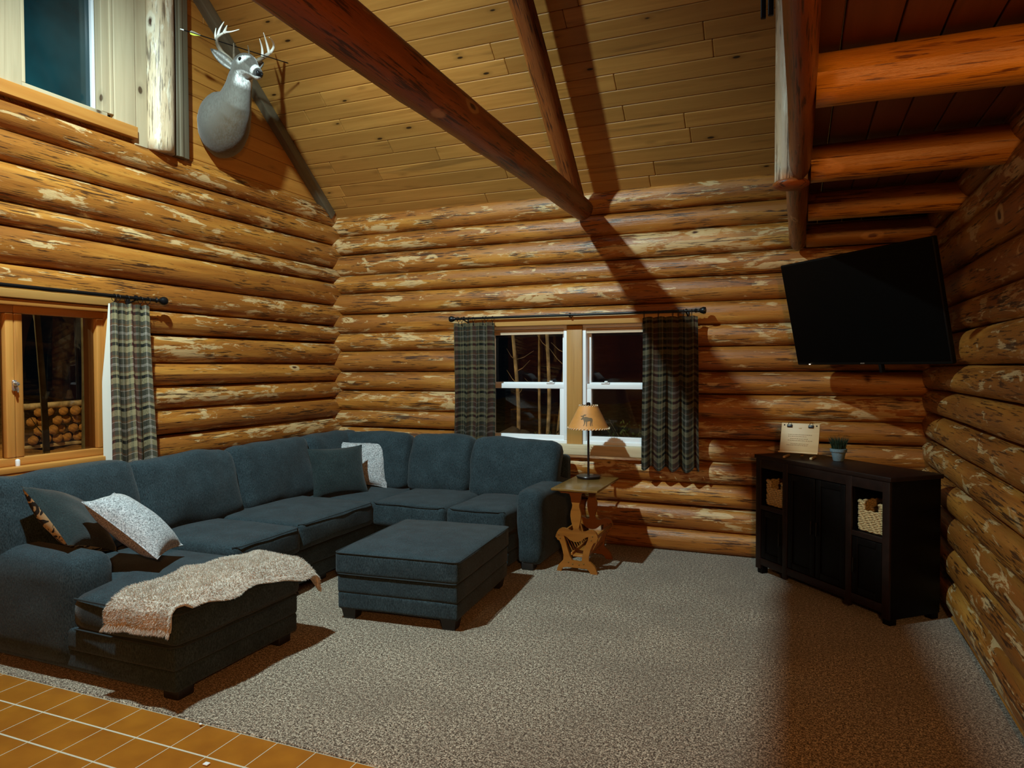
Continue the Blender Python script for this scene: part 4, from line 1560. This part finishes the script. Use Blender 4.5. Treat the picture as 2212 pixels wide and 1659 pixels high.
ear((-3.795, 3.755, 3.668), (-3.700, 3.870, 3.565), (0.75, -0.55, -0.1), 0.036)
ear((-3.655, 4.120, 3.695), (-3.655, 4.005, 3.60), (0.85, 0.1, -0.3), 0.034)
for es, ez, sg in EYE:
    c_ = DB + DF * es + DZ * ez + DL * sg * 0.0585
    b = B()
    b.lathe([(0.0, -0.0155), (0.009, -0.0125), (0.0145, -0.005), (0.0155, 0.0), (0.0145, 0.005), (0.009, 0.0125), (0.0, 0.0155)], c_, 18)
    recalc(part(b, 'eye', mat_plain('glass eye', (0.004, 0.003, 0.003), 0.08), dr, smooth=True))
nc = DB + DF * 0.643 + DZ * 0.214
b = B()
b.box(nc, (0.03, 0.052, 0.040), r=0.014, rot=Matrix.Rotation(math.atan2(DF.y, DF.x), 3, 'Z') @ Matrix.Rotation(rad(30), 3, 'Y'), mid=2)
for sg in (-1, 1):
    b.lathe([(0.0, 0.004), (0.006, 0.003), (0.0085, -0.002), (0.006, -0.006), (0, -0.007)], nc + DF * 0.012 + DL * sg * 0.014 + DZ * -0.002, 12)
part(b, 'nose', mat_plain('wet black nose', (0.008, 0.008, 0.009), 0.2), dr, smooth=True)

# arrow lying across the antlers
A0, A1 = Vector((-3.823, 3.543, 3.711)), Vector((-3.562, 4.258, 3.734))
ar = thing('arrow', 'thin black arrow with yellow fletching lying across the deer antlers', 'arrow', (A0 + A1) / 2)
b = B()
b.tube([A0, A1], 0.0035, 10)
part(b, 'shaft', M['iron'], ar)
dA = (A1 - A0).normalized()
b = B()
b.tube([A0 - dA * 0.016, A0 + dA * 0.006], [0.0035, 0.005], 10)
part(b, 'nock', M['nock'], ar)
b = B()
b.tube([A1 - dA * 0.004, A1 + dA * 0.006, A1 + dA * 0.02], [0.0045, 0.005, 0.001], 10)
part(b, 'point', M['iron'], ar)
fa, fb = ang_frame(dA)
for k, mm in ((0.4, 'nock'), (2.5, 'fletch'), (4.6, 'fletch')):
    b = B()
    o_ = fa * math.cos(k) + fb * math.sin(k)
    w_ = dA.cross(o_) * 0.0006
    q = [A0 + dA * 0.045, A0 + dA * 0.052 + o_ * 0.014, A0 + dA * 0.075 + o_ * 0.014, A0 + dA * 0.12 + o_ * 0.003, A0 + dA * 0.122]
    b.add([p + w_ for p in q] + [p - w_ for p in q], [(0, 1, 2, 3, 4), (9, 8, 7, 6, 5)] + [(i, 5 + i, 5 + (i + 1) % 5, (i + 1) % 5) for i in range(5)])
    part(b, 'vane', M[mm], ar, smooth=False)

# ------------------------------------------------------------------ television on a corner mount
E1 = Vector((0.667, -0.745, 0)).normalized()
E2 = Vector((0.745, 0.667, 0)).normalized()
tilt = rad(13)
tvc = Vector((-0.012, 5.195, 1.452)) + E1 * 0.575
tv = thing('television', 'large black flat television tilted down over the corner cabinet', 'television', tvc)
upv = DZ * math.cos(tilt) - E2 * math.sin(tilt)
nrm_t = -(E2 * math.cos(tilt) + DZ * math.sin(tilt))
RT = Matrix((E1, -nrm_t, upv)).transposed()
HT = 0.692
b = B()
b.box(tvc + upv * HT / 2 - nrm_t * 0.03, (1.15, 0.035, HT), r=0.008, rot=RT, mid=1)
part(b, 'housing', M['tv'], tv)
b = B()
b.box(tvc + upv * (HT / 2 + 0.004) - nrm_t * 0.0115, (1.13, 0.004, HT - 0.03), r=0.001, rot=RT)
part(b, 'screen', M['screen'], tv)
b = B()
b.box(tvc + upv * 0.006 - nrm_t * 0.011 - E1 * 0.46, (0.012, 0.004, 0.005), r=0.001, rot=RT)
part(b, 'standby_light', M['led'], tv)
b = B()
b.box(tvc + upv * 0.010 - nrm_t * 0.011 - E1 * 0.02, (0.03, 0.003, 0.006), r=0.001, rot=RT)
part(b, 'maker_badge', M['chrome'], tv)
b = B()
b.box(tvc - upv * 0.02 - nrm_t * 0.03 - E1 * -0.10, (0.02, 0.03, 0.06), r=0.004, rot=RT)
part(b, 'sensor', M['tv'], tv)
b = B()
pc = tvc + upv * HT / 2 - nrm_t * 0.055
b.box(pc, (0.30, 0.02, 0.26), r=0.004, rot=RT)
b.tube([pc, pc + E2 * 0.10 + E1 * 0.05, pc + E2 * 0.20], 0.022, 12)
b.tube([pc + E2 * 0.20, pc + E2 * 0.28 - E1 * 0.05, Vector((0.70, pc.y + 0.42, pc.z))], 0.022, 12)
part(b, 'wall_arm', M['iron'], tv)

# ------------------------------------------------------------------ corner cabinet
ca = math.atan2(E1.y, E1.x)
cb = thing('media_cabinet', 'black corner cabinet with two open cubbies, under the television', 'cabinet', (-0.261, 5.179, 0), (0, 0, ca))
CW, CD, CH = 1.115, 0.37, 0.832
ES = M['espresso']


def cpart(name, mat, *bx, root=cb, parent=None, smooth=40):
    b = B()
    for c_, s_ in bx:
        b.box(c_, s_, r=0.004)
    o = b.done(name, mat, parent or root, smooth=smooth)
    return o


cpart('cabinet_top', M['espresso_top'], ((CW / 2, CD / 2 - 0.005, CH - 0.013), (CW + 0.02, CD + 0.03, 0.026)))
cols_ = [0.0, 0.30, 0.305, 0.815, 0.82, CW]
body = cpart('body', ES, ((0.012, CD / 2, 0.425), (0.024, CD, 0.78)), ((CW - 0.012, CD / 2, 0.425), (0.024, CD, 0.78)), ((CW / 2, CD - 0.008, 0.43), (CW - 0.02, 0.012, 0.76)),
             ((CW / 2, CD / 2, 0.075), (CW - 0.02, CD - 0.01, 0.022)), ((0.295, CD / 2 + 0.01, 0.44), (0.022, CD - 0.03, 0.72)), ((0.82, CD / 2 + 0.01, 0.44), (0.022, CD - 0.03, 0.72)),
             ((0.155, CD / 2 + 0.01, 0.474), (0.27, CD - 0.04, 0.020)), ((0.965, CD / 2 + 0.01, 0.474), (0.27, CD - 0.04, 0.020)))
cpart('face_frame', M['espresso_top'], ((0.026, -0.006, 0.42), (0.05, 0.016, 0.77)), ((CW - 0.026, -0.006, 0.42), (0.05, 0.016, 0.77)), ((0.29, -0.006, 0.42), (0.045, 0.016, 0.77)), ((0.825, -0.006, 0.42), (0.045, 0.016, 0.77)),
      ((CW / 2, -0.005, 0.775), (CW - 0.04, 0.014, 0.065)), ((CW / 2, -0.005, 0.088), (CW - 0.04, 0.014, 0.05)), ((0.157, -0.005, 0.470), (0.24, 0.014, 0.032)), ((0.96, -0.005, 0.470), (0.25, 0.014, 0.032)))
for x0, x1, z0, z1, hx in ((0.318, 0.553, 0.118, 0.738, 0.535), (0.563, 0.798, 0.118, 0.738, 0.58), (0.056, 0.262, 0.118, 0.450, 0.245), (0.853, 1.06, 0.118, 0.450, 0.87)):
    d = cpart('door', ES, (((x0 + x1) / 2, 0.002, (z0 + z1) / 2), (x1 - x0, 0.014, z1 - z0)),
              ((x0 + 0.02, -0.006, (z0 + z1) / 2), (0.04, 0.012, z1 - z0)), ((x1 - 0.02, -0.006, (z0 + z1) / 2), (0.04, 0.012, z1 - z0)),
              (((x0 + x1) / 2, -0.006, z0 + 0.02), (x1 - x0 - 0.08, 0.012, 0.04)), (((x0 + x1) / 2, -0.006, z1 - 0.02), (x1 - x0 - 0.08, 0.012, 0.04)))
    k = cpart('handle', M['iron'], ((hx, -0.022, (z0 + z1) / 2), (0.010, 0.010, 0.09)), ((hx, -0.016, (z0 + z1) / 2 + 0.035), (0.008, 0.014, 0.008)), ((hx, -0.016, (z0 + z1) / 2 - 0.035), (0.008, 0.014, 0.008)), parent=d)
for x in (0.03, CW - 0.03):
    for y in (0.025, CD - 0.03):
        cpart('foot', ES, ((x, y, 0.032), (0.05, 0.05, 0.064)))


def basket(label, x0, x1):
    w_, d_, h_ = x1 - x0, 0.26, 0.178
    o0 = Vector((-0.261, 5.179, 0)) + E1 * ((x0 + x1) / 2) + E2 * 0.155 + DZ * 0.4845
    r = thing('storage_basket', label, 'basket', o0, (0, 0, ca), 'woven baskets in the cabinet')
    b = B()
    rows = 14
    notch = (-0.048, 0.048)
    for k in range(rows):
        z = 0.010 + k * (h_ - 0.02) / (rows - 1)
        hx, hy = w_ / 2 - 0.004, d_ / 2 - 0.004
        top = k >= rows - 4
        segs = [(-hx, notch[0]), (notch[1], hx)] if top else [(-hx, hx)]
        rr = 0.0070 if k < rows - 1 else 0.0095

        def strand(a, e, horiz, fixed):
            n_ = max(4, int(abs(e - a) / 0.008))
            pts = []
            for i in range(n_ + 1):
                t = a + (e - a) * i / n_
                wv = 0.0028 * math.sin(i * 1.6 + k * 2.2)
                pts.append((t, fixed + wv, z + 0.003 * math.sin(i * 1.1 + k)) if horiz else (fixed + wv, t, z + 0.003 * math.sin(i * 1.1 + k)))
            b.tube(pts, [rr * (0.82 + 0.3 * abs(math.sin(i * 0.8 + k))) for i in range(len(pts))], 7)
        for a, e in segs:
            strand(a, e, True, -hy)
        strand(-hx, hx, True, hy)
        strand(-hy, hy, False, -hx)
        strand(-hy, hy, False, hx)
    b.box((0, 0, 0.006), (w_ - 0.01, d_ - 0.01, 0.010), r=0.003)
    b.done('weave', M['rattan'], r, smooth=True)
    return r


basket('small woven basket in the left cubby of the black corner cabinet', 0.062, 0.258)
basket('larger woven basket in the right cubby of the black corner cabinet', 0.858, 1.055)

# ------------------------------------------------------------------ easel board on the cabinet
ez = thing('tabletop_easel', 'small light wood easel board with two black clips, on the corner cabinet', 'easel', (0.01, 5.045, CH + 0.001), (0, 0, rad(-14)))
lean = rad(16)
RX = Matrix.Rotation(-lean, 3, 'X')


def eb(x, z, y=0.0):
    return RX @ Vector((x, y, z)) + Vector((0, -0.02, 0.03))


b = B()
b.box(eb(0, 0.105), (0.245, 0.012, 0.205), r=0.003, rot=RX, uvax=0)
bd = b.done('board', M['board'], ez, smooth=40)
b = B()
b.box(eb(0, 0.004, -0.014), (0.252, 0.032, 0.010), r=0.003, rot=RX, uvax=0)
b.done('ledge', M['board'], ez, smooth=40)
for sx in (-1, 1):
    b = B()
    b.box((sx * 0.085, 0.012, 0.007), (0.016, 0.13, 0.014), r=0.003, uvax=1)
    b.done('foot', M['board'], ez, smooth=40)
    b = B()
    b.box(eb(sx * 0.068, 0.186, -0.010), (0.034, 0.008, 0.020), r=0.003, rot=RX)
    b.tube([eb(sx * 0.068 - 0.012, 0.196, -0.008), eb(sx * 0.068 - 0.006, 0.212, -0.006), eb(sx * 0.068 + 0.006, 0.212, -0.006), eb(sx * 0.068 + 0.012, 0.196, -0.008)], 0.0014, 6)
    b.done('binder_clip', M['iron'], ez, smooth=40)
    b = B()
    b.lathe([(0.0, 0.004), (0.003, 0.003), (0.005, 0.0)], eb(sx * 0.103, 0.192, -0.0062), 12, RX @ Matrix.Rotation(rad(90), 3, 'X'))
    b.done('screw', M['iron'], ez, smooth=40)
b = B()
b.box(eb(0, 0.09, 0.045), (0.02, 0.010, 0.20), r=0.003, rot=Matrix.Rotation(rad(14), 3, 'X'), uvax=2)
b.done('prop', M['board'], ez, smooth=40)
rnd = random.Random(8)
b = B()
for r_, z in enumerate((0.128, 0.116, 0.100, 0.088, 0.066, 0.056)):
    x = -0.07 + rnd.uniform(-0.01, 0.02)
    xe = 0.055 + rnd.uniform(-0.01, 0.02)
    while x < xe:
        w_ = rnd.uniform(0.004, 0.013)
        n_ = int(w_ / 0.0016) + 3
        b.tube([eb(x + w_ * i / n_, z + 0.0022 * math.sin(i * 2.1 + x * 90), -0.0066) for i in range(n_ + 1)], 0.0007, 4)
        x += w_ + 0.004
o = b.done('handwriting', M['ink'], bd, smooth=False)
tag(o, kind='stuff')

# ------------------------------------------------------------------ potted grass
pt_ = thing('potted_grass', 'little grey pot of dark green grass on the corner cabinet', 'potted plant', (0.245, 4.985, CH + 0.001))
b = B()
b.lathe([(0.0, 0.0), (0.030, 0.0), (0.033, 0.004), (0.044, 0.058), (0.050, 0.060), (0.052, 0.078), (0.048, 0.080), (0.044, 0.070), (0.0, 0.068)], (0.245, 4.985, CH + 0.001), 28)
part(b, 'pot', M['pot'], pt_)
b = B()
rnd = random.Random(2)
vs, fs = [], []
for k in range(420):
    a, q = rnd.uniform(0, 6.28), 0.038 * math.sqrt(rnd.random())
    p = Vector((0.245 + q * math.cos(a), 4.985 + q * math.sin(a), CH + 0.068))
    out = Vector((math.cos(a), math.sin(a), 0)) * (0.012 + q * 0.55) + Vector((rnd.uniform(-.01, .01), rnd.uniform(-.01, .01), 0))
    h_ = rnd.uniform(0.06, 0.098)
    sd = Vector((rnd.uniform(-1, 1), rnd.uniform(-1, 1), 0)).normalized() * 0.0014
    o = len(vs)
    vs += [p - sd, p + sd, p + out * 0.35 + DZ * h_ * 0.6 + sd * 0.8, p + out * 0.35 + DZ * h_ * 0.6 - sd * 0.8, p + out + DZ * h_]
    fs += [(o, o + 1, o + 2, o + 3), (o + 3, o + 2, o + 4)]
b.add(vs, fs)
o = part(b, 'grass_blades', M['grass'], pt_, smooth=False)
tag(o, kind='stuff')

# ------------------------------------------------------------------ bits on the tile floor
for lab, (x, y), s_ in (('white paper scrap on the terracotta tile near the bottom of the photo', (-2.0, 1.906), 0.011), ('tiny pale crumb on the tile at the carpet edge', (-2.235, 2.112), 0.006)):
    b = B()
    rnd = random.Random(int(s_ * 1e5))
    b.box((x, y, 0.002), (s_ * 2, s_ * 1.6, s_ * 0.5), r=s_ * 0.2, mid=2, wob=s_ * 0.7, seed=s_ * 900)
    tag(b.done('scrap', M['scrap'], loc=(x, y, 0.0)), lab, 'scrap')

# ------------------------------------------------------------------ night outside
b = B()
n_ = 40
vs, uv_ = [], []
for i in range(n_):
    for j in range(n_):
        x, y = -24 + 18.5 * i / (n_ - 1), -2 + 16 * j / (n_ - 1)
        vs.append((x, y, -0.25 + min(0.52, 0.1 * (-x - 5.5)) + 0.16 * mnoise.noise(Vector((x * 0.9, y * 0.9, 0))) + 0.10 * mnoise.noise(Vector((x * 3.1, y * 3.1, 4))) + max(0, -13.2 - x) * 0.05))
        uv_.append((x, y))
b.grid(vs, uv_, n_, n_)
tag(recalc(b.done('ground_side', M['earth'], smooth=True)), kind='structure')
b = B()
vs, uv_ = [], []
for i in range(n_):
    for j in range(n_):
        x, y = -8 + 11 * i / (n_ - 1), 6.2 + 10 * j / (n_ - 1)
        vs.append((x, y, 0.15 + 0.2 * mnoise.noise(Vector((x * 0.8, y * 0.8, 2))) + 0.08 * mnoise.noise(Vector((x * 3.4, y * 3.4, 7))) + max(0, y - 8.6) * 0.06))
        uv_.append((x, y))
b.grid(vs, uv_, n_, n_)
tag(recalc(b.done('ground_back', M['earth_back'], smooth=True)), kind='structure')


def trunk(p0, p1, r0, r1, seed, label, mat, bend=0.1):
    rnd = random.Random(seed)
    p0, p1 = Vector(p0), Vector(p1)
    pts, rr = [], []
    for k in range(22):
        t = k / 21
        p = p0.lerp(p1, t) + Vector((mnoise.noise(Vector((t * 2, seed, 0))), mnoise.noise(Vector((t * 2, seed, 5))), 0)) * bend * min(1, t * 4)
        pts.append(p)
        rr.append((r0 + (r1 - r0) * t) * (1 + 0.05 * mnoise.noise(Vector((t * 20, seed, 9)))))
    r = thing('tree', label, 'tree', p0, group='night trees outside')
    b = B()
    b.tube(pts, rr, 12)
    part(b, 'trunk', mat, r)
    for k in range(7):
        t = rnd.uniform(0.3, 0.95)
        p = pts[int(t * 21)]
        d = Vector((rnd.uniform(-1, 1), rnd.uniform(-1, 1), rnd.uniform(0.3, 0.9)))
        b = B()
        b.tube([p, p + d * 0.10, p + d * 0.22 + Vector((0, 0, 0.05))], [r1 * 0.35, r1 * 0.2, r1 * 0.08], 6)
        part(b, 'branch', mat, r)
    return r


trunk((-3.34, 8.4, 0.15), (-3.62, 8.7, 3.4), 0.026, 0.018, 1, 'slim birch leaning left, leftmost in the left back window', M['bark'], 0.05)
trunk((-3.24, 8.9, 0.15), (-3.28, 9.0, 3.6), 0.020, 0.014, 2, 'thin upright birch near the middle of the left back window', M['bark'], 0.06)
trunk((-2.93, 8.3, 0.15), (-2.98, 8.5, 3.4), 0.026, 0.018, 3, 'birch trunk leaning right in the left back window, just left of the slanting one', M['bark'], 0.08)
trunk((-2.95, 8.7, 0.15), (-2.60, 8.5, 3.6), 0.024, 0.018, 4, 'birch trunk slanting right, next to the white sash of the left back window', M['bark'], 0.06)
trunk((-7.2, 4.86, -0.3), (-7.15, 4.72, 3.4), 0.034, 0.026, 5, 'dark tree trunk near the middle bar of the wood framed left window', M['bark_dark'], 0.05)
trunk((-9.7, 7.13, -0.3), (-9.7, 7.18, 4.4), 0.075, 0.06, 6, 'thicker grey tree trunk standing in front of the firewood pile', M['bark_dark'], 0.05)


def shrub(c, r_, n_, seed, label):
    rt = thing('shrub', label, 'shrub', c, group='shrubs outside the back window')
    rnd = random.Random(seed)
    b = B()
    for k in range(9):
        d = Vector((rnd.uniform(-1, 1), rnd.uniform(-1, 1), rnd.uniform(0.5, 1.3))) * r_ * 0.8
        b.tube([Vector(c), Vector(c) + d * 0.5 + Vector((0, 0, 0.04)), Vector(c) + d], [0.008, 0.006, 0.003], 6)
    part(b, 'stems', M['bark_dark'], rt)
    vs, fs = [], []
    for k in range(n_):
        d = Vector((rnd.gauss(0, 1), rnd.gauss(0, 1), abs(rnd.gauss(0, 1)))).normalized() * r_ * rnd.uniform(0.3, 1.0)
        p = Vector(c) + d
        a = Vector((rnd.uniform(-1, 1), rnd.uniform(-1, 1), rnd.uniform(-1, 1))).normalized() * 0.035
        q = a.cross(Vector((rnd.uniform(-1, 1), rnd.uniform(-1, 1), rnd.uniform(-1, 1)))).normalized() * 0.012
        o = len(vs)
        vs += [p - a, p + q, p + a, p - q]
        fs.append((o, o + 1, o + 2, o + 3))
    b = B()
    b.add(vs, fs)
    tag(part(b, 'foliage', M['leaf'], rt, smooth=False), kind='stuff')


shrub((-2.75, 7.9, 0.25), 0.45, 500, 1, 'leafy shrub low in the left back window beside the white sash')
shrub((-3.15, 7.4, 0.2), 0.38, 450, 2, 'low shrub in the left back window in front of the boulder')
shrub((-1.75, 8.0, 0.25), 0.6, 650, 3, 'dark leafy shrub seen through the right back window behind the lamp')
shrub((-1.30, 8.5, 0.25), 0.7, 650, 4, 'dark shrub at the right of the right back window, by the curtain')
b = B()
b.box((-3.28, 8.1, 0.50), (0.46, 0.4, 0.34), r=0.15, mid=5, wob=0.10, seed=3)
tag(b.done('boulder', M['rock'], loc=(-3.28, 8.1, 0.33)), 'grey boulder low in the left back window among the birches', 'boulder')
# firewood rack
fw = Vector((-10.4, 7.25, 0.2))
rk = thing('firewood_rack', 'wooden firewood rack frame lit by the porch, outside the left window', 'rack', fw)
for dx, dy, s_ in ((0, -0.62, (0.08, 0.08, 0.70)), (0, 0.62, (0.08, 0.08, 0.70))):
    b = B()
    b.box(fw + Vector((dx, dy, 0.35)), s_, r=0.01, uvax=2)
    part(b, 'upright', M['bark'], rk)
b = B()
b.log(fw + Vector((0.05, -0.85, 0.68)), fw + Vector((0.05, 0.85, 0.72)), 0.045, 0.045, 5)
part(b, 'rail', M['bark'], rk)
for dx in (0.06, -0.30):
    b = B()
    b.box(fw + Vector((dx, 0.05, 0.105)), (0.06, 1.5, 0.05), r=0.01, uvax=1)
    part(b, 'rail', M['bark'], rk)
rnd = random.Random(12)
k = 0
for row in range(4):
    for c_ in range(6):
        y = -0.52 + 0.18 * c_ + (0.085 if row % 2 else 0) + rnd.uniform(-.015, .015)
        z = 0.20 + row * 0.135
        b = B()
        r_ = rnd.uniform(0.058, 0.072)
        p = fw + Vector((0.10 + rnd.uniform(-.05, .05), y, z))
        sg = rnd.choice([7, 8, 12])
        b.tube([p, p + Vector((-0.30, 0.24 + rnd.uniform(-.01, .01), 0))], [r_, r_], sg)
        tag(b.done('firewood', M['endgrain'], loc=tuple(p)), 'split firewood log stacked in the lit rack outside the left window', 'firewood', 'stacked firewood')
